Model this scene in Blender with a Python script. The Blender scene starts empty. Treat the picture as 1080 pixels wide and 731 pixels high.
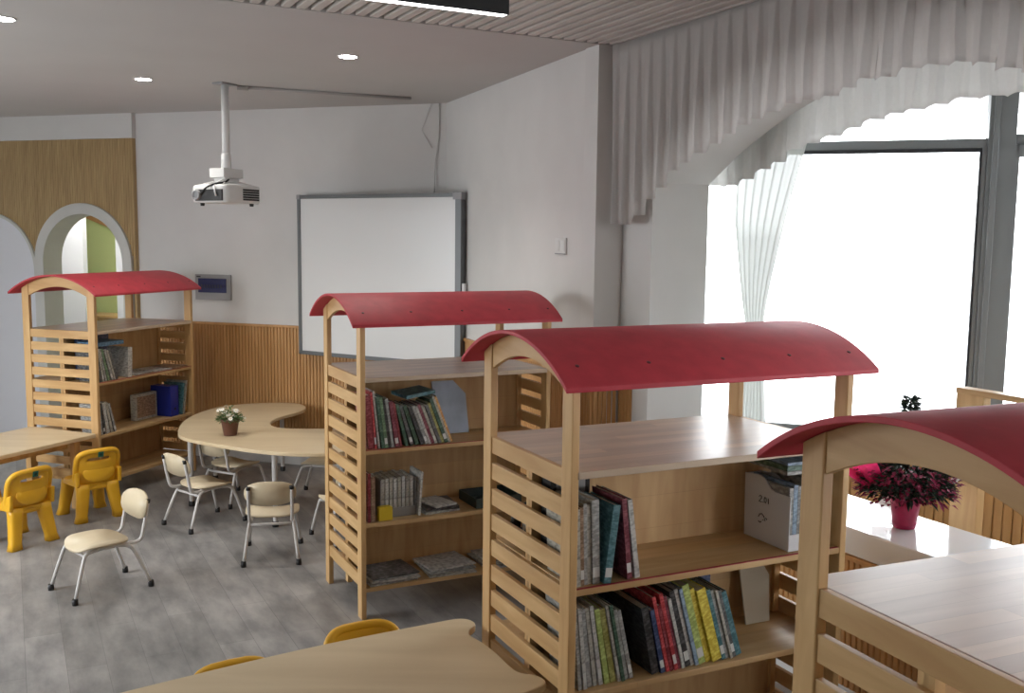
import bpy, bmesh, math, random
from mathutils import Matrix, Vector, Euler
R = math.radians
PI = math.pi
C = bpy.context.scene.collection
scn = bpy.context.scene
rnd = random.Random(7)

# ------------------------------------------------------------------ camera
cam_d = bpy.data.cameras.new('camera'); cam = bpy.data.objects.new('camera', cam_d); C.objects.link(cam)
PITCH, ROLL = 0.1133, 0.0115
fw = Vector((0, math.cos(PITCH), -math.sin(PITCH))); up0 = Vector((0, math.sin(PITCH), math.cos(PITCH))); rt0 = Vector((1, 0, 0))
rt = rt0*math.cos(ROLL) + up0*math.sin(ROLL); up = -rt0*math.sin(ROLL) + up0*math.cos(ROLL)
m = Matrix.Identity(4)
for i in range(3):
    m[i][0] = rt[i]; m[i][1] = up[i]; m[i][2] = -fw[i]
m[2][3] = 2.0
cam.matrix_world = m
cam_d.sensor_width = 36; cam_d.lens = 1044.13/1080*36; cam_d.shift_y = 4.57/1080; cam_d.clip_start = 0.05
scn.camera = cam

# ------------------------------------------------------------------ world, view
scn.view_settings.view_transform = 'Standard'; scn.view_settings.look = 'None'
scn.view_settings.gamma = 1; scn.view_settings.use_curve_mapping = False
scn.view_settings.exposure = 1.08
world = bpy.data.worlds.new('overcast_sky'); scn.world = world; world.use_nodes = True
wn = world.node_tree.nodes; wl = world.node_tree.links; wn.clear()
wo = wn.new('ShaderNodeOutputWorld'); bg = wn.new('ShaderNodeBackground'); tc = wn.new('ShaderNodeTexCoord')
sx = wn.new('ShaderNodeSeparateXYZ'); cr = wn.new('ShaderNodeValToRGB')
wl.new(tc.outputs['Generated'], sx.inputs[0]); wl.new(sx.outputs['Z'], cr.inputs[0])
cr.color_ramp.elements[0].position = 0.0; cr.color_ramp.elements[0].color = (.42, .44, .46, 1)
cr.color_ramp.elements[1].position = 0.35; cr.color_ramp.elements[1].color = (.93, .97, 1, 1)
e = cr.color_ramp.elements.new(0.02); e.color = (.75, .78, .80, 1)
wl.new(cr.outputs[0], bg.inputs[0]); bg.inputs[1].default_value = 7.0; wl.new(bg.outputs[0], wo.inputs[0])

# ------------------------------------------------------------------ frames
# the room runs on a grid turned 27 degrees: S points to the window wall, T down the room
A27 = R(27)
ROOM = Matrix.Rotation(A27, 4, 'Z')
def st(s, t, z=0): return ROOM @ Vector((s, t, z))
# the far wall is a 45 degree chamfer of that grid: U runs along it, N goes behind it
NB = Vector((-math.sin(R(-18)), math.cos(R(-18)), 0))
BACK = Matrix.Translation(NB*7.5444) @ Matrix.Rotation(R(-18), 4, 'Z')
def un(u, n, z=0): return BACK @ Vector((u, n, z))

# ------------------------------------------------------------------ mesh builder
class MB:
    def __init__(s): s.bm = bmesh.new()
    def face(s, vs, smooth=False):
        try:
            f = s.bm.faces.new(vs); f.smooth = smooth; return f
        except ValueError: return None
    def box(s, x0, x1, y0, y1, z0, z1, M=None):
        co = [(x0,y0,z0),(x1,y0,z0),(x1,y1,z0),(x0,y1,z0),(x0,y0,z1),(x1,y0,z1),(x1,y1,z1),(x0,y1,z1)]
        v = [s.bm.verts.new(M @ Vector(c) if M else c) for c in co]
        for q in ((0,3,2,1),(4,5,6,7),(0,1,5,4),(1,2,6,5),(2,3,7,6),(3,0,4,7)): s.face([v[i] for i in q])
        return s
    def prism(s, pts, axis, a0, a1, M=None, smooth=False):
        # pts lie in the plane across the axis: x -> (y,z), y -> (x,z), z -> (x,y)
        def mk(p, a):
            c = {'x': (a, p[0], p[1]), 'y': (p[0], a, p[1]), 'z': (p[0], p[1], a)}[axis]
            return M @ Vector(c) if M else Vector(c)
        A = [s.bm.verts.new(mk(p, a0)) for p in pts]; B = [s.bm.verts.new(mk(p, a1)) for p in pts]
        s.face(A); s.face(list(reversed(B)))
        n = len(pts)
        for i in range(n): s.face([A[i], B[i], B[(i+1) % n], A[(i+1) % n]], smooth)
        return s
    def strip(s, outer, inner, axis, a0, a1):
        # band between two open outlines with equal point counts, extruded
        def mk(p, a): return Vector({'x': (a, p[0], p[1]), 'y': (p[0], a, p[1]), 'z': (p[0], p[1], a)}[axis])
        o0 = [s.bm.verts.new(mk(p, a0)) for p in outer]; o1 = [s.bm.verts.new(mk(p, a1)) for p in outer]
        i0 = [s.bm.verts.new(mk(p, a0)) for p in inner]; i1 = [s.bm.verts.new(mk(p, a1)) for p in inner]
        n = len(outer)
        for k in range(n-1):
            s.face([o0[k], o0[k+1], i0[k+1], i0[k]]); s.face([o1[k], i1[k], i1[k+1], o1[k+1]])
            s.face([o0[k], o1[k], o1[k+1], o0[k+1]]); s.face([i0[k], i0[k+1], i1[k+1], i1[k]])
        s.face([o0[0], i0[0], i1[0], o1[0]]); s.face([o0[-1], o1[-1], i1[-1], i0[-1]])
        return s
    def ring(s, outer, inner, axis, a0, a1):
        def mk(p, a): return Vector({'x': (a, p[0], p[1]), 'y': (p[0], a, p[1]), 'z': (p[0], p[1], a)}[axis])
        o0 = [s.bm.verts.new(mk(p, a0)) for p in outer]; o1 = [s.bm.verts.new(mk(p, a1)) for p in outer]
        i0 = [s.bm.verts.new(mk(p, a0)) for p in inner]; i1 = [s.bm.verts.new(mk(p, a1)) for p in inner]
        n = len(outer)
        for k in range(n):
            j = (k+1) % n
            s.face([o0[k], o0[j], i0[j], i0[k]]); s.face([o1[k], i1[k], i1[j], o1[j]])
            s.face([o0[k], o1[k], o1[j], o0[j]], True); s.face([i0[k], i0[j], i1[j], i1[k]], True)
        return s
    def tube(s, pts, r, seg=10, caps=True):
        pts = [Vector(p) for p in pts]; rings = []
        rr = r if isinstance(r, (list, tuple)) else [r]*len(pts)
        ref = None
        for i, p in enumerate(pts):
            d = (pts[min(i+1, len(pts)-1)] - pts[max(i-1, 0)]).normalized()
            if ref is None:
                ref = Vector((0, 0, 1)) if abs(d.z) < .9 else Vector((1, 0, 0))
            a = (ref - d*ref.dot(d)).normalized(); ref = a; b = d.cross(a)
            rings.append([s.bm.verts.new(p + (a*math.cos(2*PI*k/seg) + b*math.sin(2*PI*k/seg))*rr[i]) for k in range(seg)])
        for i in range(len(rings)-1):
            for k in range(seg): s.face([rings[i][k], rings[i][(k+1) % seg], rings[i+1][(k+1) % seg], rings[i+1][k]], True)
        if caps: s.face(list(reversed(rings[0]))); s.face(rings[-1])
        return s
    def lathe(s, prof, seg=20, at=(0, 0, 0)):
        at = Vector(at); rings = []
        for r, z in prof:
            rings.append([s.bm.verts.new(at + Vector((max(r, .0004)*math.cos(2*PI*k/seg), max(r, .0004)*math.sin(2*PI*k/seg), z))) for k in range(seg)])
        for i in range(len(rings)-1):
            for k in range(seg): s.face([rings[i][k], rings[i][(k+1) % seg], rings[i+1][(k+1) % seg], rings[i+1][k]], True)
        s.face(list(reversed(rings[0]))); s.face(rings[-1])
        return s
    def quad(s, a, b, c, d, smooth=False): return s.face([s.bm.verts.new(Vector(p)) for p in (a, b, c, d)], smooth)
    def build(s, name, mt, parent=None, bevel=0, M=None, seg=2, sub=0):
        if M is not None: s.bm.transform(M)
        bmesh.ops.recalc_face_normals(s.bm, faces=s.bm.faces)
        me = bpy.data.meshes.new(name); s.bm.to_mesh(me); s.bm.free()
        me.materials.append(mt)
        o = bpy.data.objects.new(name, me); C.objects.link(o)
        if parent: o.parent = parent
        if bevel:
            b = o.modifiers.new('bevel', 'BEVEL'); b.width = bevel; b.segments = seg; b.limit_method = 'ANGLE'; b.angle_limit = R(40)
        if sub:
            b = o.modifiers.new('subdivision', 'SUBSURF'); b.levels = sub; b.render_levels = sub
        return o

def tag(o, label=None, cat=None, group=None, kind=None):
    if label: o['label'] = label
    if cat: o['category'] = cat
    if group: o['group'] = group
    if kind: o['kind'] = kind
    return o
def empty(name, loc, rz, label, cat, group=None):
    o = bpy.data.objects.new(name, None); C.objects.link(o); o.location = loc; o.rotation_euler = (0, 0, rz)
    o.empty_display_size = .1
    return tag(o, label, cat, group)
def struct(o): o['kind'] = 'structure'; return o
def copy_tree(o, parent=None):
    c = o.copy(); C.objects.link(c); c.parent = parent
    for ch in list(o.children): copy_tree(ch, c)
    return c

# ------------------------------------------------------------------ materials
def newmat(name):
    mt = bpy.data.materials.new(name); mt.use_nodes = True
    nt = mt.node_tree; b = nt.nodes['Principled BSDF']; return mt, nt, b
def set_spec(b, v):
    if 'Specular IOR Level' in b.inputs: b.inputs['Specular IOR Level'].default_value = v
def plain(name, col, rough=.5, metal=0, spec=.5, var=0.0, scale=8, bump=0):
    mt, nt, b = newmat(name)
    b.inputs['Base Color'].default_value = (*col, 1); b.inputs['Roughness'].default_value = rough
    b.inputs['Metallic'].default_value = metal; set_spec(b, spec)
    if var or bump:
        t = nt.nodes.new('ShaderNodeTexCoord'); n = nt.nodes.new('ShaderNodeTexNoise'); n.inputs['Scale'].default_value = scale; n.inputs['Detail'].default_value = 4
        nt.links.new(t.outputs['Object'], n.inputs['Vector'])
        if var:
            r = nt.nodes.new('ShaderNodeValToRGB'); r.color_ramp.elements[0].position = .3; r.color_ramp.elements[1].position = .7
            r.color_ramp.elements[0].color = (*[c*(1-var) for c in col], 1); r.color_ramp.elements[1].color = (*[min(1, c*(1+var)) for c in col], 1)
            nt.links.new(n.outputs['Fac'], r.inputs[0]); nt.links.new(r.outputs[0], b.inputs['Base Color'])
        if bump:
            bp = nt.nodes.new('ShaderNodeBump'); bp.inputs['Strength'].default_value = bump; bp.inputs['Distance'].default_value = .01
            nt.links.new(n.outputs['Fac'], bp.inputs['Height']); nt.links.new(bp.outputs[0], b.inputs['Normal'])
    return mt
def wood(name, dark, light, axis='x', rough=.45, stave=0.0, grain=18):
    # grain stretched along one axis; stave > 0 gives glued strips of that width
    mt, nt, b = newmat(name); L = nt.links.new; N = nt.nodes.new
    t = N('ShaderNodeTexCoord'); mp = N('ShaderNodeMapping'); L(t.outputs['Object'], mp.inputs[0])
    sc = {'x': (.12, 1, 1), 'y': (1, .12, 1), 'z': (1, 1, .12)}[axis]; mp.inputs['Scale'].default_value = sc
    n = N('ShaderNodeTexNoise'); n.inputs['Scale'].default_value = grain; n.inputs['Detail'].default_value = 6; n.inputs['Distortion'].default_value = .6
    L(mp.outputs[0], n.inputs['Vector'])
    r = N('ShaderNodeValToRGB'); r.color_ramp.elements[0].position = .32; r.color_ramp.elements[1].position = .68
    r.color_ramp.elements[0].color = (*dark, 1); r.color_ramp.elements[1].color = (*light, 1); L(n.outputs['Fac'], r.inputs[0])
    out = r.outputs[0]
    if stave:
        mp2 = N('ShaderNodeMapping'); L(t.outputs['Object'], mp2.inputs[0])
        mp2.inputs['Rotation'].default_value = {'x': (0, 0, 0), 'y': (0, 0, PI/2), 'z': (0, PI/2, 0)}[axis]
        if axis == 'z': mp2.inputs['Rotation'].default_value = (PI/2, PI/2, 0)
        br = N('ShaderNodeTexBrick'); L(mp2.outputs[0], br.inputs['Vector'])
        br.inputs['Scale'].default_value = 1; br.inputs['Brick Width'].default_value = .42; br.inputs['Row Height'].default_value = stave
        br.inputs['Mortar Size'].default_value = .0004; br.inputs['Color1'].default_value = (.88, .88, .90, 1); br.inputs['Color2'].default_value = (1.12, 1.1, 1.06, 1)
        br.inputs['Mortar'].default_value = (.7, .66, .6, 1); br.offset = .37; br.inputs['Bias'].default_value = 0
        mx = N('ShaderNodeMix'); mx.data_type = 'RGBA'; mx.blend_type = 'MULTIPLY'; mx.inputs['Factor'].default_value = 1
        L(out, mx.inputs['A']); L(br.outputs['Color'], mx.inputs['B']); out = mx.outputs['Result']
    L(out, b.inputs['Base Color']); b.inputs['Roughness'].default_value = rough; set_spec(b, .4)
    return mt
def emit(name, col, strength):
    mt = bpy.data.materials.new(name); mt.use_nodes = True; nt = mt.node_tree; nt.nodes.clear()
    o = nt.nodes.new('ShaderNodeOutputMaterial'); em = nt.nodes.new('ShaderNodeEmission'); em.inputs[0].default_value = (*col, 1); em.inputs[1].default_value = strength
    nt.links.new(em.outputs[0], o.inputs[0]); return mt
def cloth(name, col, trans=.5, see=.1):
    mt = bpy.data.materials.new(name); mt.use_nodes = True; nt = mt.node_tree; nt.nodes.clear(); N = nt.nodes.new; L = nt.links.new
    o = N('ShaderNodeOutputMaterial'); d = N('ShaderNodeBsdfDiffuse'); t = N('ShaderNodeBsdfTranslucent'); tr = N('ShaderNodeBsdfTransparent')
    tx = N('ShaderNodeTexCoord'); nz = N('ShaderNodeTexNoise'); nz.inputs['Scale'].default_value = 60; L(tx.outputs['Object'], nz.inputs['Vector'])
    cr_ = N('ShaderNodeValToRGB'); cr_.color_ramp.elements[0].color = (*[c*.93 for c in col], 1); cr_.color_ramp.elements[1].color = (*col, 1); L(nz.outputs['Fac'], cr_.inputs[0])
    L(cr_.outputs[0], d.inputs[0]); L(cr_.outputs[0], t.inputs[0])
    m1 = N('ShaderNodeMixShader'); m1.inputs[0].default_value = trans; L(d.outputs[0], m1.inputs[1]); L(t.outputs[0], m1.inputs[2])
    m2 = N('ShaderNodeMixShader'); m2.inputs[0].default_value = see; L(m1.outputs[0], m2.inputs[1]); L(tr.outputs[0], m2.inputs[2])
    L(m2.outputs[0], o.inputs[0]); return mt
def glass(name):
    mt = bpy.data.materials.new(name); mt.use_nodes = True; nt = mt.node_tree; nt.nodes.clear(); N = nt.nodes.new; L = nt.links.new
    o = N('ShaderNodeOutputMaterial'); g = N('ShaderNodeBsdfGlossy'); g.inputs['Roughness'].default_value = .02; tr = N('ShaderNodeBsdfTransparent'); tr.inputs[0].default_value = (.98, .985, .985, 1)
    mx = N('ShaderNodeMixShader'); mx.inputs[0].default_value = .05; L(tr.outputs[0], mx.inputs[1]); L(g.outputs[0], mx.inputs[2]); L(mx.outputs[0], o.inputs[0]); return mt
def floor_mat():
    mt, nt, b = newmat('grey_laminate'); N = nt.nodes.new; L = nt.links.new
    t = N('ShaderNodeTexCoord'); mp = N('ShaderNodeMapping'); L(t.outputs['Object'], mp.inputs[0]); mp.inputs['Rotation'].default_value = (0, 0, PI/2)
    br = N('ShaderNodeTexBrick'); L(mp.outputs[0], br.inputs['Vector']); br.inputs['Scale'].default_value = 1
    br.inputs['Brick Width'].default_value = 1.2; br.inputs['Row Height'].default_value = .17; br.inputs['Mortar Size'].default_value = .0012; br.offset = .41
    br.inputs['Color1'].default_value = (.235, .23, .222, 1); br.inputs['Color2'].default_value = (.31, .302, .294, 1); br.inputs['Mortar'].default_value = (.17, .17, .17, 1)
    mp2 = N('ShaderNodeMapping'); L(t.outputs['Object'], mp2.inputs[0]); mp2.inputs['Scale'].default_value = (1, .34, 1)
    n = N('ShaderNodeTexNoise'); n.inputs['Scale'].default_value = 7; n.inputs['Detail'].default_value = 7; n.inputs['Roughness'].default_value = .6; L(mp2.outputs[0], n.inputs['Vector'])
    r = N('ShaderNodeValToRGB'); r.color_ramp.elements[0].position = .34; r.color_ramp.elements[1].position = .66
    r.color_ramp.elements[0].color = (.66, .67, .68, 1); r.color_ramp.elements[1].color = (1.28, 1.26, 1.25, 1); L(n.outputs['Fac'], r.inputs[0])
    # knots
    vo = N('ShaderNodeTexVoronoi'); vo.inputs['Scale'].default_value = 2.1; L(mp2.outputs[0], vo.inputs['Vector'])
    kr = N('ShaderNodeValToRGB'); kr.color_ramp.elements[0].position = .02; kr.color_ramp.elements[0].color = (.55, .54, .53, 1); kr.color_ramp.elements[1].position = .07; kr.color_ramp.elements[1].color = (1, 1, 1, 1); L(vo.outputs['Distance'], kr.inputs[0])
    m1 = N('ShaderNodeMix'); m1.data_type = 'RGBA'; m1.blend_type = 'MULTIPLY'; m1.inputs['Factor'].default_value = 1; L(br.outputs['Color'], m1.inputs['A']); L(r.outputs[0], m1.inputs['B'])
    m2 = N('ShaderNodeMix'); m2.data_type = 'RGBA'; m2.blend_type = 'MULTIPLY'; m2.inputs['Factor'].default_value = 1; L(m1.outputs['Result'], m2.inputs['A']); L(kr.outputs[0], m2.inputs['B'])
    L(m2.outputs['Result'], b.inputs['Base Color']); b.inputs['Roughness'].default_value = .42; set_spec(b, .4)
    return mt

WHITE = plain('wall_paint', (.69, .682, .668), .75, var=.03, scale=3)
CEIL = plain('ceiling_paint', (.55, .535, .52), .85, var=.02, scale=2)
SLAT = plain('slat_paint', (.62, .58, .54), .6, var=.06, scale=5)
DARK = plain('dark_void', (.03, .028, .026), .9)
FLOOR = floor_mat()
WAINS = wood('wainscot_wood', (.49, .255, .09), (.60, .335, .135), 'z', .45)
PANELW = wood('panel_wood', (.40, .27, .125), (.50, .35, .17), 'z', .5)
PINE_X = wood('pine_x', (.52, .305, .125), (.67, .44, .205), 'x', .42)
PINE_Y = wood('pine_y', (.52, .305, .125), (.67, .44, .205), 'y', .42)
PINE_Z = wood('pine_z', (.54, .315, .13), (.69, .455, .21), 'z', .40)
BOARD = wood('pine_board', (.54, .42, .30), (.64, .51, .375), 'x', .33, stave=.055)
BACKB = wood('pine_back_board', (.44, .265, .12), (.56, .37, .185), 'z', .5, stave=.12)
SHELF = wood('pine_shelf', (.50, .305, .13), (.62, .415, .20), 'x', .45, stave=.09)
TABLE = wood('table_laminate', (.64, .50, .31), (.72, .58, .38), 'x', .35, grain=9)
ROOFR = plain('red_painted_ply', (.50, .042, .060), .6, var=.10, scale=14, bump=.08)
SCREW = plain('screw_head', (.10, .015, .018), .5)
REDTAPE = plain('red_liner', (.32, .02, .03), .6)
TUBE = plain('white_tube', (.62, .60, .58), .35)
RUBBER = plain('black_rubber', (.012, .012, .013), .5)
SEATM = wood('seat_ply', (.60, .50, .34), (.68, .575, .405), 'y', .4, grain=8)
YEL = plain('yellow_plastic', (.80, .43, .02), .38, var=.06, scale=6)
GREEN = plain('green_sticker', (.02, .16, .10), .5)
STICKD = plain('sticker_mark', (.005, .04, .03), .5)
GREYF = plain('grey_frame', (.16, .17, .175), .4, metal=.2)
WBOARD = plain('whiteboard', (.80, .81, .81), .25)
METAL = plain('window_metal', (.24, .25, .255), .45, metal=.3)
METALD = plain('window_gasket', (.03, .03, .035), .6)
GLASS = glass('pane_glass')
SHEER = cloth('sheer_cloth', (.78, .75, .73), .50, .10)
SHEER2 = cloth('sheer_cloth_light', (.82, .81, .79), .42, .08)
SHEER3 = cloth('sheer_net', (.66, .68, .65), .17, .05)
SILL = plain('white_counter', (.80, .80, .82), .12, var=.01, scale=3)
PLASTW = plain('white_plastic', (.72, .72, .71), .35)
PLASTG = plain('grey_plastic', (.33, .33, .34), .45)
CABLE = plain('cable', (.42, .40, .39), .6)
BLACK = plain('black_metal', (.008, .008, .009), .5)
POT = plain('brown_pot', (.14, .06, .04), .5)
LEAF = plain('green_leaf', (.09, .17, .05), .5, var=.4, scale=60)
PETAL = plain('white_petal', (.82, .79, .70), .5)
YCEN = plain('flower_centre', (.7, .5, .1), .6)
DLEAF = plain('dark_leaf', (.035, .06, .045), .5, var=.4, scale=50)
MAG = plain('magenta_foil', (.36, .012, .07), .3, var=.15, scale=20)
MAGF = plain('magenta_flower', (.30, .03, .09), .6, var=.4, scale=60)
PINKNET = cloth('pink_wrap', (.90, .05, .20), .6, .15)
WNET = cloth('white_wrap', (.85, .82, .84), .4, .2)
LIME = plain('lime_wall', (.62, .70, .32), .8)
DOORW = plain('white_door', (.76, .77, .82), .5)

# ------------------------------------------------------------------ structure
H = 3.07
mb = MB(); mb.box(-2.75, 7.2, -3.15, 14.5, -.12, 0); struct(mb.build('floor', FLOOR)).matrix_world = ROOM
# smooth ceiling beyond the slats, slatted ceiling over the near half
mb = MB(); mb.box(-2.75, 7.2, 4.80, 14.5, H, H+.12); struct(mb.build('ceiling', CEIL)).matrix_world = ROOM
mb = MB(); mb.box(-2.75, 7.2, -3.15, 4.80, H+.06, H+.12); struct(mb.build('ceiling', DARK)).matrix_world = ROOM
mb = MB()
k = -2.60
while k < 3.10:
    mb.box(k, k+.046, -3.0, 4.79, H, H+.058); k += .073
o = struct(mb.build('ceiling', SLAT, bevel=.003, seg=1)); o.matrix_world = ROOM
mb = MB(); mb.box(-2.6, 3.14, 4.785, 4.80, H-.004, H+.06); struct(mb.build('trim_1', CEIL)).matrix_world = ROOM

def corrugated(L, z0, z1, pitch=.032, groove=.006, thick=.014):
    # one board-and-groove panel: outline runs along x, front faces -y
    pts = []; x = 0
    while x < L-pitch*.5:
        x1 = min(x+pitch, L)
        pts += [(x, 0), (x+groove*.4, -thick*.75), (x+groove, -thick), (x1-groove, -thick), (x1-groove*.4, -thick*.75)]
        x = x1
    pts.append((x, 0)); mb = MB(); mb.prism(pts, 'z', z0, z1); return mb, x

# far wall (45 degree chamfer) with the arched opening into the next room
UC = -3.03
R0, ZS = .475, 1.73; UA = -6.605
arc = [(UA + R0*math.cos(a), ZS + R0*math.sin(a)) for a in [PI*i/28 for i in range(29)]]
mb = MB()
mb.box(UA+R0, UC+.02, 0, .16, 0, H)
mb.box(-8.8, UA-R0, 0, .16, 0, H)
mb.prism([(UA+R0, H)] + arc + [(UA-R0, H)], 'y', 0, .16)
struct(mb.build('wall_back', WHITE)).matrix_world = BACK
# W2 : the wall nearly parallel to the windows, from the chamfer to the column
a1 = st(2.969, 4.808); a2 = un(UC, 0)
W2L = (a2-a1).length; W2A = math.atan2(a2.y-a1.y, a2.x-a1.x)
W2 = Matrix.Translation(a1) @ Matrix.Rotation(W2A, 4, 'Z')   # x along the wall to the corner, room side is +y
mb = MB(); mb.box(0, W2L+.1, -.16, 0, 0, H); struct(mb.build('wall_right', WHITE)).matrix_world = W2
# return of the column and the thick window wall with its arch
S1, S2, TJ, TJ2, SILLZ = 3.15, 3.53, 4.515, 1.285, .80
mb = MB(); mb.box(2.969, S2, 4.808, 4.95, 0, H); struct(mb.build('wall_column', WHITE)).matrix_world = ROOM
Rr = 2.9; Tc = (TJ+TJ2)/2; hc = (TJ-TJ2)/2; ZA = 2.80; zc = ZA-Rr
a0 = math.asin(hc/Rr)
arcw = [(Tc + Rr*math.sin(a), zc + Rr*math.cos(a)) for a in [a0 - 2*a0*i/40 for i in range(41)]]
mb = MB()
mb.box(S1, S2, TJ, 4.808, 0, H)
mb.box(S1, S2, TJ2, TJ, 0, SILLZ-.115)
mb.prism([(TJ, H)] + [(TJ, arcw[0][1])] + arcw[1:-1] + [(TJ2, arcw[-1][1]), (TJ2, H)], 'x', S1, S2)
# nearer part of the same wall, with a second opening added for daylight, unseen beyond the right edge
mb.box(S1, S2, .7, TJ2, 0, H); mb.box(S1, S2, -1.6, .7, 0, .8); mb.box(S1, S2, -1.6, .7, 2.6, H); mb.box(S1, S2, -3.15, -1.6, 0, H)
struct(mb.build('wall_window', WHITE)).matrix_world = ROOM
# left, rear and side walls
mb = MB(); mb.box(-2.75, -2.62, -3.15, 4.8, 0, H); mb.box(-2.75, -2.62, 7.4, 13.2, 0, H); mb.box(-2.75, -2.62, 4.8, 7.4, 0, .9); mb.box(-2.75, -2.62, 4.8, 7.4, 2.4, H)  # the gap is an unseen window opening, added to bring in fill daylight
for tq in (5.6, 6.5): mb.box(-2.75, -2.62, tq, tq+.1, .9, 2.7)
struct(mb.build('wall_left', WHITE)).matrix_world = ROOM
mb = MB(); mb.box(-2.62, 3.15, -3.15, -3.0, 0, H)
struct(mb.build('wall_rear', WHITE)).matrix_world = ROOM

# bay beyond the arch: windows on a second 45 degree line
WM = st(4.70, 3.63); BAY = Matrix.Translation((WM.x, WM.y, 0)) @ Matrix.Rotation(R(-18), 4, 'Z')
WZ = .90; U0, U1 = -1.62, 2.6
mb = MB(); mb.box(U0, U1, .02, .16, 0, WZ); mb.box(U0, U1, .02, .16, 3.02, H); struct(mb.build('wall_bay', WHITE)).matrix_world = BAY
mb, _ = corrugated(U1-U0-.02, .1, WZ-.02, .05)
o = struct(mb.build('wall_bay', WAINS)); o.matrix_world = BAY @ Matrix.Translation((U0, .02, 0))
mb = MB(); e1 = BAY @ Vector((U1, .1, 0)); q = ROOM.inverted() @ e1
mb.box(S2, q.x, q.y-.15, q.y, 0, H); struct(mb.build('wall_bay_side', WHITE)).matrix_world = ROOM
# the window itself
mb = MB(); mb.box(-.02, .115, -.05, .07, WZ, 3.0); mb.box(.0, .03, -.07, -.05, WZ, 3.0)
wf = struct(mb.build('window_1', METAL, bevel=.004)); wf.matrix_world = BAY
def childof(o, p): o.parent = p; return o
mb = MB(); mb.box(U0, -.02, -.03, .03, 2.505, 2.555); mb.box(U0, -.02, -.02, .04, WZ, WZ+.05); mb.box(U0, -.02, -.02, .04, 2.97, 3.02)
mb.box(U0, U0+.05, -.02, .04, WZ, 3.0); mb.box(-.045, -.02, -.03, .03, WZ, 2.52)
mb.build('window_frame', METAL, wf, bevel=.003)
mb = MB(); mb.box(U0, -.045, -.034, .0, 2.485, 2.505); mb.box(-.055, -.045, -.034, 0, WZ+.05, 2.5); mb.build('gasket', METALD, wf)
mb = MB(); mb.box(.115, U1, -.03, .03, 2.52, 2.575); mb.box(.10, .135, -.05, .05, WZ, 2.52); mb.box(.115, U1, -.05, .05, WZ, WZ+.06)
mb.box(.115, U1, -.05, .05, 2.455, 2.52); mb.box(1.0, 1.06, -.05, .05, WZ, 2.52); mb.box(1.9, 1.96, -.05, .05, WZ, 2.52); mb.box(.115, U1, -.02, .04, 2.97, 3.02)
mb.build('window_frame', METAL, wf, bevel=.003)
mb = MB(); mb.box(U0+.05, -.05, .0, .006, WZ+.05, 2.51); mb.box(U0+.05, -.02, .0, .006, 2.55, 2.98); mb.build('pane', GLASS, wf)
mb = MB(); mb.box(.135, U1, .0, .006, WZ+.06, 2.455); mb.box(.115, U1, .0, .006, 2.575, 2.98); mb.build('pane', GLASS, wf)
mb = MB(); mb.box(U0, U1, -.06, .02, WZ-.02, WZ); mb.build('window_sill', PINE_X, wf)

# counter-like white sill filling the arch
mb = MB(); mb.box(S1-.02, S2+.02, TJ2-.02, TJ, SILLZ-.115, SILLZ); o = struct(mb.build('window_sill', SILL, bevel=.006)); o.matrix_world = ROOM

# wainscot panels, cap and baseboards
def wains(Mx, L, name, zb=.10, zt=1.205):
    mb, x = corrugated(L, zb, zt); o = struct(mb.build(name, WAINS)); o.matrix_world = Mx
    mb = MB(); mb.box(0, L, -.026, 0, zt, zt+.022); o = struct(mb.build('trim_2', WAINS, bevel=.003)); o.matrix_world = Mx
    mb = MB(); mb.box(0, L, -.018, 0, 0, .10); o = struct(mb.build('baseboard_back', PLASTW, bevel=.003)); o.matrix_world = Mx
wains(BACK @ Matrix.Translation((-6.04, 0, 0)), 3.0, 'wall_back')
FL = Matrix.Rotation(PI, 4, 'Z')
wains(W2 @ Matrix.Translation((W2L, 0, 0)) @ FL, W2L, 'wall_right')
wains(ROOM @ Matrix.Translation((2.969, 4.808, 0)), .165, 'wall_column')
wains(ROOM @ Matrix.Translation((S1, 4.795, 0)) @ Matrix.Rotation(-PI/2, 4, 'Z'), .135, 'wall_column')
wains(ROOM @ Matrix.Translation((S1, TJ-.03, 0)) @ Matrix.Rotation(-PI/2, 4, 'Z'), 5.5, 'wall_window', zt=SILLZ-.14)

# wood slatted wall with arches on the left, proud of the far wall
PX0, PX1, PT = -8.7, -6.04, .045
A1C, A1R, A1Z = -7.68, .545, 1.64; A2R = .545
mb = MB(); x = PX0
while x < PX1-.002:
    xm = x+.0135; zl = 0.0
    for cx, rr, zz in ((A1C, A1R, A1Z), (UA, A2R, ZS)):
        if abs(xm-cx) < rr: zl = max(zl, zz + math.sqrt(max(rr*rr-(xm-cx)**2, 0)) - .02)
    mb.box(x+.002, x+.025, -PT, 0, zl, 2.85)
    mb.box(x-.002, x+.002, -PT+.008, 0, zl, 2.85) if x > PX0 else None
    x += .027
o = struct(mb.build('wall_back', PANELW)); o.matrix_world = BACK
mb = MB(); mb.box(PX1, PX1+.015, -PT-.005, 0, 2.85, H); o = struct(mb.build('trim_3', WHITE)); o.matrix_world = BACK
mb = MB(); mb.box(PX0, PX1, -PT, 0, 2.852, H); o = struct(mb.build('wall_back', WHITE)); o.matrix_world = BACK
def arch_line(cx, r, zz, n=32): return [(cx+r, 0.0)] + [(cx + r*math.cos(PI*i/n), zz + r*math.sin(PI*i/n)) for i in range(n+1)] + [(cx-r, 0.0)]
mb = MB(); mb.strip(arch_line(UA, .545, ZS), arch_line(UA, .445, ZS), 'y', -PT-.025, .17)
TRIMC = plain('arch_trim_paint', (.60, .60, .57), .6, var=.05, scale=3)
o = struct(mb.build('trim_4', TRIMC, bevel=.004)); o.matrix_world = BACK
mb = MB(); mb.strip(arch_line(A1C, .545, A1Z), arch_line(A1C, .518, A1Z), 'y', -PT-.022, 0)
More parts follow.
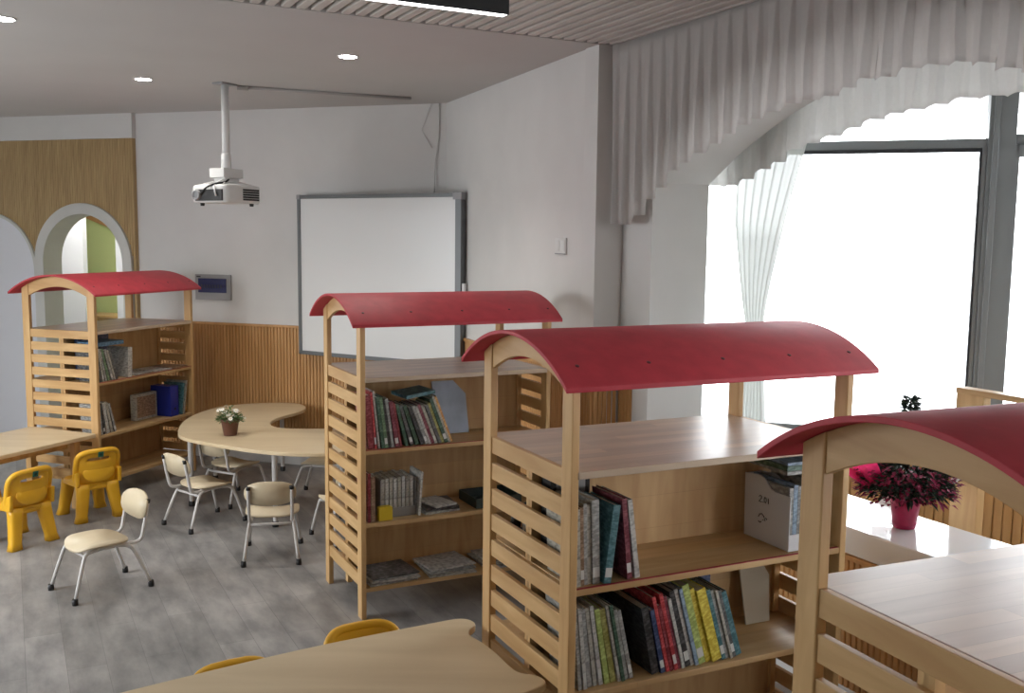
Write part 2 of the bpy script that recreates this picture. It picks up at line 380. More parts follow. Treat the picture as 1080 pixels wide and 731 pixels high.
o = struct(mb.build('trim_5', TRIMC, bevel=.003)); o.matrix_world = BACK
mb = MB(); mb.prism(arch_line(A1C, .517, A1Z), 'y', -.035, -.002)
o = struct(mb.build('door_1', DOORW)); o.matrix_world = BACK

# the next room seen through the arch
mb = MB(); mb.box(-8.05, -7.53, 1.0, 1.06, 0, H); o = struct(mb.build('wall_next_room', DOORW)); o.matrix_world = BACK
mb = MB(); mb.box(-10, -5.0, 2.2, 2.3, 0, H); o = struct(mb.build('wall_next_room', LIME)); o.matrix_world = BACK
mb = MB(); mb.box(-5.1, -5.0, .16, 2.3, 0, H); mb.box(-10, -9.9, .16, 2.3, 0, H); mb.box(-10, -8.8, .0, .16, 0, H); o = struct(mb.build('wall_next_room', WHITE)); o.matrix_world = BACK
mb = MB(); mb.prism([(-8.62, 2.36), (-8.02, 2.36), (-8.02, 2.02), (-8.62, 2.22)], 'y', 2.16, 2.2); o = struct(mb.build('trim_6', WAINS)); o.matrix_world = BACK
mb = MB(); mb.box(-7.60, -7.40, 1.58, 1.63, 0, 2.03); o = struct(mb.build('trim_7', DOORW)); o.matrix_world = BACK
mb = MB(); mb.box(-.62, .0, 0, .36, 0, 1.04); mb.box(-.64, .02, -.02, .38, 1.04, 1.07); mb.box(-.6, -.32, -.012, 0, .08, 1.0); mb.box(-.3, -.02, -.012, 0, .08, 1.0)
o = mb.build('low_cabinet', PINE_X, bevel=.004); o.matrix_world = BACK @ Matrix.Translation((-7.65, 1.72, 0))
tag(o, 'low brown cabinet standing against the lime green wall beyond the open arch', 'cabinet')

def arealight(name, M, sx_, sy_, energy, col=(1, 1, 1), parent=None, shape='RECTANGLE', spread=PI):
    l = bpy.data.lights.new(name, 'AREA'); l.shape = shape; l.size = sx_; l.size_y = sy_; l.energy = energy; l.color = col; l.spread = spread
    o = bpy.data.objects.new(name, l); C.objects.link(o); o.matrix_world = M
    if parent: o.parent = parent; o.matrix_parent_inverse = parent.matrix_world.inverted()
    return o
# unseen panel lamp added to brighten the next room
t = empty('fill_lamp', un(-7.15, .60, H), R(-18), 'unseen fill lamp added to brighten the lime green room beyond the arch', 'lamp')
mb = MB(); mb.box(-.3, .3, -.3, .3, -.03, 0); mb.build('fill_lamp_frame', PLASTW, t, bevel=.003)
mb = MB(); mb.box(-.27, .27, -.27, .27, -.036, -.03); mb.build('diffuser', emit('fill_lamp_glow', (1, .98, .93), 22), t)

# sky portals at the openings (they only guide daylight sampling)
def portal(c, rx, rz, w, h):
    l = bpy.data.lights.new('window_portal', 'AREA'); l.shape = 'RECTANGLE'; l.size = w; l.size_y = h; l.cycles.is_portal = True
    o = bpy.data.objects.new('window_portal', l); C.objects.link(o); o.location = c; o.rotation_euler = (rx, 0, rz)
# area lights shine along local -Z
portal(BAY @ Vector(((U0+U1)/2, .10, 1.96)), R(-90), R(-18), U1-U0, 2.1)
portal(st(S2+.05, -.45, 1.7), R(-90), A27-PI/2, 2.3, 1.8)
portal(st(-2.80, 6.1, 1.65), R(-90), A27+PI/2, 2.6, 1.5)

# ------------------------------------------------------------------ bookshelf
W_, PU, PV, ZR, RR = .667, .028, .065, 1.696, .668
def rz_(v, r=RR): return (ZR-RR) + math.sqrt(r*r - (v-W_/2)**2)
def arcpts(r, v0, v1, n=28): return [(v0+(v1-v0)*i/n, rz_(v0+(v1-v0)*i/n, r)) for i in range(n+1)]
def bookshelf(pos, yaw, label, L=1.14, ro=.03, zt=1.284, levels=(.90, .515, .165), group='red roofed wooden bookshelves'):
    t = empty('bookshelf', (pos[0], pos[1], 0), yaw, label, 'bookshelf', group)
    Ru = RR-.014
    for u0 in (0, L-PU):
        for v0 in (0, W_-PV):
            mb = MB(); top = arcpts(Ru-.001, v0, v0+PV, 4)
            mb.prism([(v0, 0)] + top + [(v0+PV, 0)], 'x', u0, u0+PU); mb.build('post', PINE_Z, t, bevel=.0035)
    for u0 in (0.006, L-.024):
        mb = MB(); z = zt
        while z > .2:
            mb.box(u0, u0+.018, PV-.001, W_-PV+.001, z-.061, z); z -= .0955
        mb.build('slatted_side', PINE_Y, t, bevel=.002)
        mb = MB(); lo = [(v, 1.605 - .07*((v-W_/2)/(W_/2-PV))**2) for v in [PV+(W_-2*PV)*i/20 for i in range(21)]]
        mb.prism(arcpts(Ru-.001, PV-.001, W_-PV+.001, 20) + list(reversed(lo)), 'x', u0, u0+.018); mb.build('arched_gable', PINE_Y, t, bevel=.002)
    mb = MB(); mb.box(.024, L-.024, -.004, W_+.004, zt-.024, zt); mb.build('top_board', BOARD, t, bevel=.003)
    for z in levels:
        mb = MB(); mb.box(.024, L-.024, .004, W_-.004, z-.022, z); mb.build('shelf_board', SHELF, t, bevel=.002)
        if z == levels[0]:
            mb = MB(); mb.box(.03, L-.03, .003, .014, z, z+.0015); mb.build('shelf_edge_tape', REDTAPE, t)
    mb = MB(); mb.box(.024, L-.024, W_/2-.006, W_/2+.006, .14, zt-.024); mb.build('back_panel', BACKB, t)
    for x_ in (.024, L-.05):
        mb = MB(); mb.box(x_, x_+.026, W_/2-.02, W_/2+.02, .10, zt-.024); mb.build('stile', PINE_Z, t)
    # curved roof sheet
    mb = MB(); n = 36; v0, v1 = -.07, W_+.07
    top = arcpts(RR, v0, v1, n); bot = arcpts(RR-.013, v0, v1, n)
    mb.strip(top, bot, 'x', -.061, L+ro)
    rf = mb.build('roof', ROOFR, t, bevel=.002)
    for f in rf.data.polygons:
        if abs(f.normal.x) < .5 and f.area > .01: f.use_smooth = True
    for v in (.012, W_-.012):
        for u in (.02, .28, .57, .85, L-.02):
            z = rz_(v); a = math.asin((v-W_/2)/RR)
            mb = MB(); mb.lathe([(.007, -.001), (.007, .0012), (.004, .002)], 10); mb.build('screw', SCREW, t, M=Matrix.Translation((u, v, z)) @ Matrix.Rotation(-a, 4, 'X'))
    return t
UA_ = dict(pos=(-3.05, 7.199), yaw=1.243, L=1.144, zt=1.284)
UB_ = dict(pos=(-.772, 4.998), yaw=.466, L=1.11, zt=1.28)
UC_ = dict(pos=(.187, 2.984), yaw=.448, L=1.14, ro=.045, zt=1.284)
UD_ = dict(pos=(.864, 1.394), yaw=.405, L=1.14, zt=1.298)
LV = dict(A=(.90, .505, .165), B=(.90, .512, .165), C=(.905, .56, .165), D=(.905, .53, .165))
SA = bookshelf(label='red-roofed wooden bookshelf farthest left, by the arches and the back wall', levels=LV['A'], **UA_)
SB = bookshelf(label='middle red-roofed wooden bookshelf standing in front of the whiteboard', levels=LV['B'], **UB_)
SC = bookshelf(label='red-roofed wooden bookshelf touching the front table, white magazine file inside', levels=LV['C'], **UC_)
SD = bookshelf(label='nearest red-roofed wooden bookshelf, cut off by the right edge, empty top', levels=LV['D'], **UD_)
UNITS = dict(A=UA_, B=UB_, C=UC_, D=UD_)
def um(k):
    d = UNITS[k]; return Matrix.Translation((d['pos'][0], d['pos'][1], 0)) @ Matrix.Rotation(d['yaw'], 4, 'Z')

# ------------------------------------------------------------------ books
COL = dict(darkred=(.17, .012, .02), red=(.36, .03, .035), maroon=(.14, .02, .035), white=(.56, .55, .52), offwhite=(.46, .44, .38), grey=(.24, .24, .23),
           darkgrey=(.07, .07, .07), black=(.015, .015, .017), darkgreen=(.03, .075, .045), green=(.10, .17, .09), olive=(.24, .23, .06), yellow=(.52, .38, .04),
           lime=(.30, .36, .10), blue=(.06, .16, .27), navy=(.02, .035, .10), teal=(.04, .12, .14), paleblue=(.30, .40, .52), orange=(.5, .24, .07), brown=(.2, .12, .07), royal=(.015, .03, .28))
NAMEC = dict(darkred='dark red', offwhite='cream', darkgrey='dark grey', darkgreen='dark green', lime='yellow-green', paleblue='pale blue', royal='bright blue')
BM = {}
def cover(c):
    if c in BM: return BM[c]
    mt, nt, b = newmat('cover_'+c); N = nt.nodes.new; L = nt.links.new; col = COL[c]
    t = N('ShaderNodeTexCoord'); mp = N('ShaderNodeMapping'); mp.inputs['Scale'].default_value = (1, 1, 2.2); n = N('ShaderNodeTexNoise'); n.inputs['Scale'].default_value = 42; n.inputs['Detail'].default_value = 3
    L(t.outputs['Object'], mp.inputs[0]); L(mp.outputs[0], n.inputs['Vector']); r = N('ShaderNodeValToRGB')
    el = r.color_ramp.elements; el[0].position = .42; el[0].color = (*col, 1); el[1].position = .66
    hi = [min(.8, x*1.7+.07) for x in col] if sum(col) < 1.0 else [x*.5 for x in col]
    el[1].color = (*hi, 1); L(n.outputs['Fac'], r.inputs[0]); L(r.outputs[0], b.inputs['Base Color']); b.inputs['Roughness'].default_value = .4
    BM[c] = mt; return mt
PAGE = plain('page_paper', (.66, .63, .55), .8, var=.08, scale=80)
LAB = plain('spine_label_paper', (.62, .62, .60), .6)
def book_mesh(th, d, h, side, bt=.002):
    a = MB(); x0 = 0 if side >= 0 else -th
    a.box(x0, x0+bt, 0, d, 0, h); a.box(x0+th-bt, x0+th, 0, d, 0, h); a.box(x0+bt, x0+th-bt, 0, bt, 0, h)
    p = MB(); p.box(x0+bt, x0+th-bt, bt+.0005, d-.004, .003, h-.004); return a, p, x0
ORD = ['first', 'second', 'third', 'fourth', 'fifth', 'sixth', 'seventh', 'eighth', 'ninth', 'tenth', 'eleventh', 'twelfth', 'thirteenth', 'fourteenth', 'fifteenth', 'sixteenth', 'seventeenth',
       'eighteenth', 'nineteenth', 'twentieth', 'twenty-first', 'twenty-second', 'twenty-third', 'twenty-fourth', 'twenty-fifth', 'twenty-sixth']
def book(k, u, z, th, h, col, lean=0, v=.02, d=.19, label='', group=None, band=False):
    # lean > 0: top tips towards the left end of the shelf
    M = um(k) @ Matrix.Translation((u, v, z+.0018)) @ Matrix.Rotation(-R(lean), 4, 'Y')
    a, p, x0 = book_mesh(th, d, h, 1 if lean >= 0 else -1)
    o = a.build('book', cover(col)); o.matrix_world = M; p.build('pages', PAGE, o)
    if band:
        b = MB(); b.box(x0+.0008, x0+th-.0008, -.0008, 0, h*.08, h*.2); b.build('spine_label', LAB, o)
    return tag(o, label, 'book', group)
def row(k, u, z, specs, where, group, v=.02, d=.19):
    # specs: (thickness, height, colour, lean[, gap before])
    prev = None
    if specs[0][3] > 0: u = max(u, .030 + specs[0][1]*math.sin(R(specs[0][3])))
    for i, s in enumerate(specs):
        th, h, col, lean = s[:4]; gap = s[4] if len(s) > 4 else 0
        if prev:
            pth, ph, pl = prev
            if pl >= 0 and lean >= 0: u += pth/math.cos(R(pl)) + max(0, min(h, ph)*(math.tan(R(lean))-math.tan(R(pl)))) + .0015
            else: u += pth + .002
        u += gap
        x = u if lean >= 0 else u
        nm = NAMEC.get(col, col); side = 'thin' if th < .017 else 'thick'
        book(k, x, z, th, h, col, lean, v + rnd.uniform(0, .012), d + rnd.uniform(-.02, .01),
             ('%s %s book, %s from left %s' if len((nm+' '+where).split()) > 10 else '%s %s book, %s from the left %s') % (side, nm, ORD[i], where), group, band=(i % 3 == 1))
        prev = (th, h, lean)
    return u

B1 = 'books on the upper shelf of the middle bookshelf'
row('B', .045, .90, [(.030,.285,'darkred',4),(.012,.30,'red',5),(.010,.305,'white',6),(.018,.275,'darkgreen',7),(.016,.27,'green',7),(.012,.255,'black',7),(.016,.262,'grey',8),(.020,.245,'maroon',9),
    (.012,.24,'darkred',10),(.016,.23,'darkgreen',14),(.018,.225,'darkgrey',17),(.020,.225,'darkgreen',19),(.020,.22,'black',20),(.016,.225,'grey',21),(.012,.222,'white',21),
    (.018,.23,'maroon',21),(.016,.225,'offwhite',21),(.018,.225,'darkgrey',21),(.016,.235,'olive',21),(.018,.26,'darkgreen',21),(.012,.275,'offwhite',21),(.012,.27,'orange',21)],
    'on the upper shelf of the middle bookshelf', B1)
# big pale folder behind, and one book lying across the top of the row
o = MB().prism([(0, 0), (.20, 0), (.20, .22), (.13, .30), (0, .30)], 'y', 0, .008).build('picture_board', plain('pale_blue_board', (.34, .40, .50), .5, var=.15, scale=9)); o.matrix_world = um('B') @ Matrix.Translation((.52, .245, .903)) @ Matrix.Rotation(-R(14), 4, 'X') @ Matrix.Rotation(0, 4, 'Y')
tag(o, 'large pale blue board leaning at the right end of the middle bookshelf upper row', 'board')
o = MB().box(0, .17, 0, .20, 0, .018).build('book', cover('teal')); o.matrix_world = um('B') @ Matrix.Translation((.27, .05, 1.148)) @ Euler((0, R(-7), R(4))).to_matrix().to_4x4()
MB().box(.003, .168, .003, .197, .003, .0155).build('pages', PAGE, o)
tag(o, 'large teal book lying flat on top of the upright books, middle bookshelf', 'book')
# B, middle level
book('B', .045, .512, .014, .26, 'darkred', 0, .02, .2, 'dark red book upright at the left end of the middle shelf, middle bookshelf')
book('B', .062, .512, .022, .24, 'brown', 0, .02, .2, 'brown book beside the yellow box on the middle shelf, middle bookshelf')
def holder(M, w, d, h, label):
    t = MB(); t.box(0, .004, 0, d, 0, h); t.box(w-.004, w, 0, d, 0, h); t.box(0, w, d-.004, d, 0, h); t.box(0, w, 0, .004, 0, h*.25); t.box(0, w, 0, d, 0, .004)
    o = t.build('magazine_holder', plain('clear_grey_plastic', (.25, .25, .25), .3)); o.matrix_world = M; return tag(o, label, 'holder')
MH = um('B') @ Matrix.Translation((.13, .07, .513))
holder(MH, .20, .20, .20, 'dark wire holder packed with white booklets on the middle shelf, middle bookshelf')
for i in range(8):
    o = MB().box(0, .018, 0, .17, 0, .20+.004*(i % 3)).build('booklet', cover('white' if i % 2 else 'offwhite')); o.matrix_world = MH @ Matrix.Translation((.008+.0232*i, .01, .006))
    tag(o, '%s booklet, %s from the left in the dark holder of the middle bookshelf' % ('white' if i % 2 else 'cream', ORD[i]), 'booklet', 'booklets in the dark holder')
o = MB().prism([(0, 0), (.075, 0), (.075, .07), (.06, .075), (.015, .075), (0, .07)], 'y', 0, .035).build('small_box', plain('yellow_card', (.62, .44, .02), .5), bevel=.002); o.matrix_world = um('B') @ Matrix.Translation((.105, .02, .5135)) 
tag(o, 'small bright yellow box in front of the white booklets, middle bookshelf', 'box')
book('B', .345, .512, .012, .235, 'white', -4, .04, .17, 'thin white book standing alone beside the booklet holder, middle bookshelf')
for i, (dx, dy, rz, c, w, dd_, h, lab) in enumerate([(.37, .03, 4, 'grey', .21, .25, .012, 'grey notebook at the bottom of the flat stack on the middle shelf, middle bookshelf'),
        (.38, .05, -6, 'black', .19, .23, .018, 'black book in the flat stack on the middle shelf, middle bookshelf'),
        (.43, .02, 14, 'white', .14, .20, .010, 'white notebook lying on top of the flat stack, middle bookshelf')]):
    z = .5135 + (0, .0135, .033)[i]
    o = MB().box(0, w, 0, dd_, 0, h).build('notebook', cover(c), bevel=.0015); o.matrix_world = um('B') @ Matrix.Translation((dx, dy, z)) @ Matrix.Rotation(R(rz), 4, 'Z')
    MB().box(.002, w-.001, .002, dd_-.001, .002, h-.002).build('pages', PAGE, o); tag(o, lab, 'notebook')
mb = MB(); w, d_, h = .28, .24, .055
mb.box(0, w, 0, d_, 0, .004); mb.box(0, w, 0, .004, 0, h); mb.box(0, w, d_-.004, d_, 0, h); mb.box(0, .004, 0, d_, 0, h); mb.box(w-.004, w, 0, d_, 0, h)
o = mb.build('tray', plain('dark_green_tray', (.025, .04, .035), .4), bevel=.001); o.matrix_world = um('B') @ Matrix.Translation((.67, .03, .5135)); tag(o, 'dark low tray on the middle shelf, middle bookshelf', 'tray')
# B, bottom level: flat magazines
for i in range(9):
    c = ('grey', 'white', 'darkgrey', 'offwhite', 'grey', 'white', 'grey', 'offwhite', 'white')[i]
    col_ = i // 3; lv = i % 3; w, dd_ = .27, .24
    o = MB().box(0, w, 0, dd_, 0, .007+.002*(i % 2)).build('magazine', cover(c)); MB().box(.001, w-.001, .001, dd_+.001, .0015, .006).build('pages', PAGE, o)
    o.matrix_world = um('B') @ Matrix.Translation((.055+.335*col_+.012*lv, .012+.012*lv,   .1665+.0115*lv)) @ Matrix.Rotation(R((3, -2, 5, -4, 2, 6, -3, 4, 0)[i]), 4, 'Z')
    tag(o, '%s magazine lying %s in the %s pile on the bottom shelf, middle bookshelf' % (NAMEC.get(c, c), ('lowest', 'in the middle', 'uppermost')[lv], ('left', 'centre', 'right')[col_]), 'magazine', 'magazines on the bottom shelf')

# C, upper level
C1 = 'books on the upper shelf of the bookshelf by the front table'
row('C', .035, .905, [(.016,.25,'offwhite',2),(.013,.255,'brown',2),(.012,.265,'grey',2),(.014,.26,'offwhite',2),(.026,.275,'grey',2)], 'on the upper shelf behind the front table', C1, d=.2)
book('C', .157, .905, .026, .255, 'teal', -7, .01, .19, 'blue-teal book leaning right on the upper shelf behind the front table', C1, True)
book('C', .226, .905, .018, .27, 'maroon', 6, .02, .19, 'patterned maroon book leaning left beside the blue-teal one, upper shelf', C1, True)
book('C', .256, .905, .018, .265, 'white', 8, .02, .19, 'white book with red label, last at right of the upper left row', C1)
o = MB().box(0, .15, 0, .07, 0, .335).build('document_box', plain('black_card', (.012, .012, .014), .6), bevel=.003); o.matrix_world = um('C') @ Matrix.Translation((.055, .235, .907))
MB().box(.02, .13, -.002, 0, .22, .29).build('label_plate', PLASTG, o); tag(o, 'black document box standing behind the upper left books, next to the front table', 'box')
# white magazine file seen from its side
MF = um('C') @ Matrix.Translation((.90, .03, .907))
side = [(0, 0), (.245, 0), (.25, .235), (.165, .243), (.145, .238), (.125, .222), (.105, .205), (.08, .198), (0, .198)]
mb = MB(); mb.prism(side, 'x', 0, .004); mb.prism(side, 'x', .066, .07); mb.box(.004, .066, 0, .004, 0, .06); mb.box(.004, .066, .241, .245, 0, .235); mb.box(.004, .066, .004, .241, 0, .004)
mf = mb.build('magazine_file', plain('white_card', (.66, .66, .67), .5), bevel=.001); mf.matrix_world = MF
tag(mf, 'white magazine file with black ink marks at the right end of the upper shelf', 'file')
def mark(pts, r=.002): return MB().tube(pts, r, 6)
mb = MB()
def stroke(mb, pts): mb.tube([(-.0008, p[0], p[1]) for p in pts], .0017, 6)
stroke(mb, [(.165, .163), (.160, .168), (.152, .166), (.152, .158), (.163, .148), (.166, .145), (.150, .145)])
stroke(mb, [(.143, .146), (.142, .148)])
stroke(mb, [(.134, .166), (.127, .165), (.125, .155), (.129, .146), (.135, .148), (.137, .158), (.134, .166)])
stroke(mb, [(.115, .166), (.113, .146)])
stroke(mb, [(.165, .086), (.158, .098), (.146, .102), (.135, .095), (.128, .080), (.142, .080)])
stroke(mb, [(.165, .070), (.155, .068), (.148, .072)]); stroke(mb, [(.125, .092), (.118, .086)])
mb.build('ink_mark', BLACK, mf)
for i, (du, h, c) in enumerate([(.006, .22, 'grey'), (.026, .23, 'paleblue'), (.046, .225, 'grey')]):
    o = MB().box(0, .018, 0, .22, 0, h).build('folder', cover(c)); o.matrix_world = MF @ Matrix.Translation((du, .012, .006)); tag(o, '%s folder, %s from the left inside the white magazine file' % (NAMEC.get(c, c), ORD[i]), 'folder')
for i, (du, th, h, c) in enumerate([(.988, .018, .25, 'offwhite'), (1.010, .016, .262, 'grey'), (1.030, .012, .26, 'white'), (1.046, .014, .27, 'darkgrey'), (1.064, .018, .275, 'offwhite')]):
    book('C', du, .905, th, h, c, 0, .02, .22, '%s book upright right of the white magazine file, %s from it' % (NAMEC.get(c, c), ORD[i]), 'upright books right of the magazine file')
for i, (z, c, h, rz) in enumerate([(.278, 'grey', .012, -3), (.292, 'darkgreen', .018, 2), (.312, 'paleblue', .010, -2)]):
    o = MB().box(0, .20, 0, .24, 0, h).build('book', cover(c)); MB().box(.002, .199, .002, .238, .002, h-.002).build('pages', PAGE, o)
    o.matrix_world = um('C') @ Matrix.Translation((.89, .04, .905+z)) @ Matrix.Rotation(R(rz), 4, 'Z')
    tag(o, '%s book lying flat across the tops of the upright books above the white file' % NAMEC.get(c, c), 'book', 'flat books above the magazine file')
# C, lower level
C2 = 'books on the lower shelf of the bookshelf by the front table'
row('C', .040, .56, [(.012,.27,'grey',5),(.013,.275,'white',6),(.016,.265,'grey',7),(.014,.27,'offwhite',8),(.014,.275,'white',9),(.018,.262,'lime',10),(.020,.258,'olive',11),(.010,.272,'white',12),(.012,.27,'darkgreen',12),
    (.014,.25,'grey',12),(.014,.245,'grey',13)], 'on the lower shelf behind the front table', C2, d=.2)
row('C', .335, .56, [(.028,.24,'black',12),(.016,.23,'navy',13),(.013,.275,'red',14),(.012,.245,'darkred',14),(.014,.285,'red',15),(.012,.27,'maroon',15),(.012,.26,'white',15),(.020,.285,'black',16),(.014,.29,'white',16),(.013,.29,'paleblue',16),(.026,.30,'lime',16),
    (.020,.28,'yellow',17),(.036,.275,'yellow',17),(.016,.27,'teal',17),(.014,.265,'grey',17),(.010,.265,'offwhite',17),(.014,.26,'darkgrey',17),(.022,.25,'teal',18)], 'in the leaning lower group by the front table', C2 + ', leaning group', d=.21)
for i, (u, h, c, th) in enumerate([(.27, .29, 'navy', .03), (.46, .312, 'navy', .03), (.61, .31, 'navy', .03)]):
    o = MB().box(0, .14, 0, th, 0, h).build('folder', cover(c), bevel=.003); o.matrix_world = um('C') @ Matrix.Translation((u, .27, .5605)); 
    tag(o, ('dark blue folder behind the gap between the two lower book groups', 'dark blue folder standing behind the red and white lower books', 'dark blue folder standing behind the yellow lower books')[i], 'folder')
o = MB().prism([(0, 0), (.11, 0), (.135, .17), (.10, .235), (0, .25)], 'y', 0, .006).build('paper_sheet', plain('cream_paper', (.5, .44, .34), .8)); o.matrix_world = um('C') @ Matrix.Translation((.90, .24, .562)) @ Matrix.Rotation(R(-14), 4, 'X')
tag(o, 'cream paper sheet leaning on the back panel right of the lower books', 'paper')
# toy on the far side, seen between the slats
t = empty('panda_toy', um('C') @ Vector((.145, .46, .907)), UC_['yaw'], 'black and white soft toy seen between the upper slats of the side panel', 'toy')
mb = MB(); mb.lathe([(.0, 0), (.06, .01), (.075, .06), (.07, .12), (.045, .165), (0, .17)], 18); mb.build('body', PLASTW, t)
mb = MB(); mb.lathe([(.0, 0), (.045, .012), (.062, .05), (.055, .09), (.02, .115), (0, .116)], 18, (0, 0, .16)); mb.build('head', PLASTW, t)
for s in (-1, 1):
    mb = MB(); mb.lathe([(0, 0), (.02, .004), (.022, .02), (0, .034)], 10, (-.01, s*.048, .245)); mb.build('ear', BLACK, t)
    mb = MB(); mb.tube([(-.02, s*.05, .13), (-.07, s*.07, .10), (-.085, s*.055, .06)], [.026, .024, .02], 10); mb.build('arm', BLACK, t)
    mb = MB(); mb.tube([(-.03, s*.045, .03), (-.085, s*.06, .025)], [.03, .026], 10); mb.build('leg', BLACK, t)
    mb = MB(); mb.lathe([(0, 0), (.014, .003), (.014, .014), (0, .017)], 10, (-.055, s*.024, .212)); mb.build('eye_patch', BLACK, t)

# A
A1 = 'books on the upper shelf of the farthest left bookshelf'
row('A', .045, .90, [(.02,.255,'darkgrey',8),(.016,.25,'offwhite',10),(.016,.25,'grey',13),(.02,.25,'green',15),(.02,.245,'grey',17),(.016,.24,'offwhite',18),(.018,.235,'darkgrey',19)], 'on the upper shelf of the far left bookshelf', A1)
book('A', .405, .90, .045, .23, 'white', -3, .02, .2, 'thick white book at the right end of the far left upper row', A1)
o = MB().box(0, .27, 0, .2, 0, .03).build('book', cover('blue'), bevel=.002); MB().box(.003, .268, .003, .196, .004, .026).build('pages', PAGE, o)
o.matrix_world = um('A') @ Matrix.Translation((.09, .05, 1.162)) ; tag(o, 'blue book lying flat on the upright books, upper shelf of farthest left bookshelf', 'book')
o = MB().box(0, .33, 0, .03, 0, .33).build('folder', cover('navy')); o.matrix_world = um('A') @ Matrix.Translation((.13, .28, .902)); tag(o, 'dark blue folder standing behind the far left upper books', 'folder')
for i, (u, rz, c) in enumerate([(.46, 4, 'grey'), (.685, -3, 'white'), (.915, 3, 'brown')]):
    o = MB().box(0, .20, 0, .23, 0, .008).build('magazine', cover(c)); MB().box(.001, .201, .001, .229, .002, .006).build('pages', PAGE, o)
    o.matrix_world = um('A') @ Matrix.Translation((u, .03, .9025)) @ Matrix.Rotation(R(rz), 4, 'Z'); tag(o, '%s magazine lying flat on the upper shelf of the farthest left bookshelf' % c, 'magazine')
row('A', .045, .505, [(.02,.23,'grey',6),(.018,.235,'black',8),(.03,.24,'white',10),(.025,.24,'offwhite',13),(.02,.23,'grey',16)], 'on the lower shelf of the farthest left bookshelf', 'books on the lower shelf of the farthest left bookshelf')
o = MB().box(0, .26, 0, .05, 0, .21).build('picture_box', cover('offwhite'), bevel=.002); o.matrix_world = um('A') @ Matrix.Translation((.60, .16, .507)); MB().box(.02, .24, -.001, 0, .02, .19).build('front_panel', cover('brown'), o)
tag(o, 'cream and brown picture box standing on the lower shelf, farthest left bookshelf', 'box')
o = MB().box(0, .10, 0, .2, 0, .25).build('ring_binder', plain('blue_binder', (.012, .025, .26), .35), bevel=.003); o.matrix_world = um('A') @ Matrix.Translation((.87, .03, .507)); MB().lathe([(.012, 0), (.012, .002)], 12).build('finger_hole', BLACK, o, M=Matrix.Translation((.05, -.0005, .06)) @ Matrix.Rotation(PI/2, 4, 'X'))
tag(o, 'bright blue ring binder on the lower shelf, farthest left bookshelf', 'binder')
book('A', .975+.03, .505, .012, .265, 'teal', -8, .02, .2, 'teal book leaning right of the blue binder, farthest left bookshelf')
book('A', 1.03, .505, .014, .28, 'offwhite', -10, .02, .2, 'cream book leaning right, last on the lower shelf of the farthest left bookshelf')

# ------------------------------------------------------------------ tables
def table_legs(t, pts, h, r=.02, mt=TUBE, foot=True):
    for x, y in pts:
        mb = MB(); mb.lathe([(r*.8, .03), (r*.85, .04), (r, h-.03), (r*1.5, h-.02), (r*1.5, h)], 16, (x, y, 0)); lg = mb.build('leg', mt, t)
        mb = MB(); mb.lathe([(r*1.05, 0), (r*1.15, .01), (r*1.05, .04)], 14, (x, y, 0)); mb.build('foot_cap', RUBBER, lg)
def smooth_poly(pts, it=1):
    for _ in range(it):
        q = []
        for i in range(len(pts)):
            a, b = Vector(pts[i]), Vector(pts[(i+1) % len(pts)]); q += [a*.75+b*.25, a*.25+b*.75]
        pts = [tuple(p) for p in q]
    return pts
kid = [(-2.42,7.062),(-2.515,7.386),(-2.561,7.701),(-2.545,7.959),(-2.482,8.214),(-2.349,8.367),(-2.168,8.453),(-1.971,8.491),(-1.831,8.452),(-1.745,8.312),(-1.719,8.149),(-1.763,7.988),(-1.835,7.832),(-1.875,7.683),(-1.866,7.523),
       (-1.805,7.391),(-1.704,7.329),(-1.56,7.319),(-1.386,7.341),(-1.238,7.313),(-1.105,7.139),(-1.03,6.872),(-1.057,6.617),(-1.166,6.507),(-1.349,6.467),(-1.577,6.499),(-1.828,6.606),(-2.064,6.749),(-2.248,6.868),(-2.353,6.963)]
tx, ty = -1.95, 7.2
t = empty('crescent_table', (tx, ty, 0), 0, 'pale wood crescent-shaped table carrying the white flower pot', 'table')
mb = MB(); mb.prism([(x-tx, y-ty) for x, y in smooth_poly(kid, 2)], 'z', .535, .56); mb.build('tabletop', TABLE, t, bevel=.004)
table_legs(t, [(x-tx, y-ty) for x, y in ((-2.36, 7.16), (-1.62, 6.66), (-2.42, 7.95), (-1.95, 8.3), (-1.2, 6.9))], .535)

def rect_table(name, label, pts, legs, mt_leg, h=.56, th=.028):
    cx = sum(p[0] for p in pts)/len(pts); cy = sum(p[1] for p in pts)/len(pts)
    t = empty(name, (cx, cy, 0), 0, label, 'table')
    mb = MB(); mb.prism([(x-cx, y-cy) for x, y in pts], 'z', h-th, h); tt = mb.build('tabletop', TABLE, t, bevel=.005, seg=3)
    return t, cx, cy
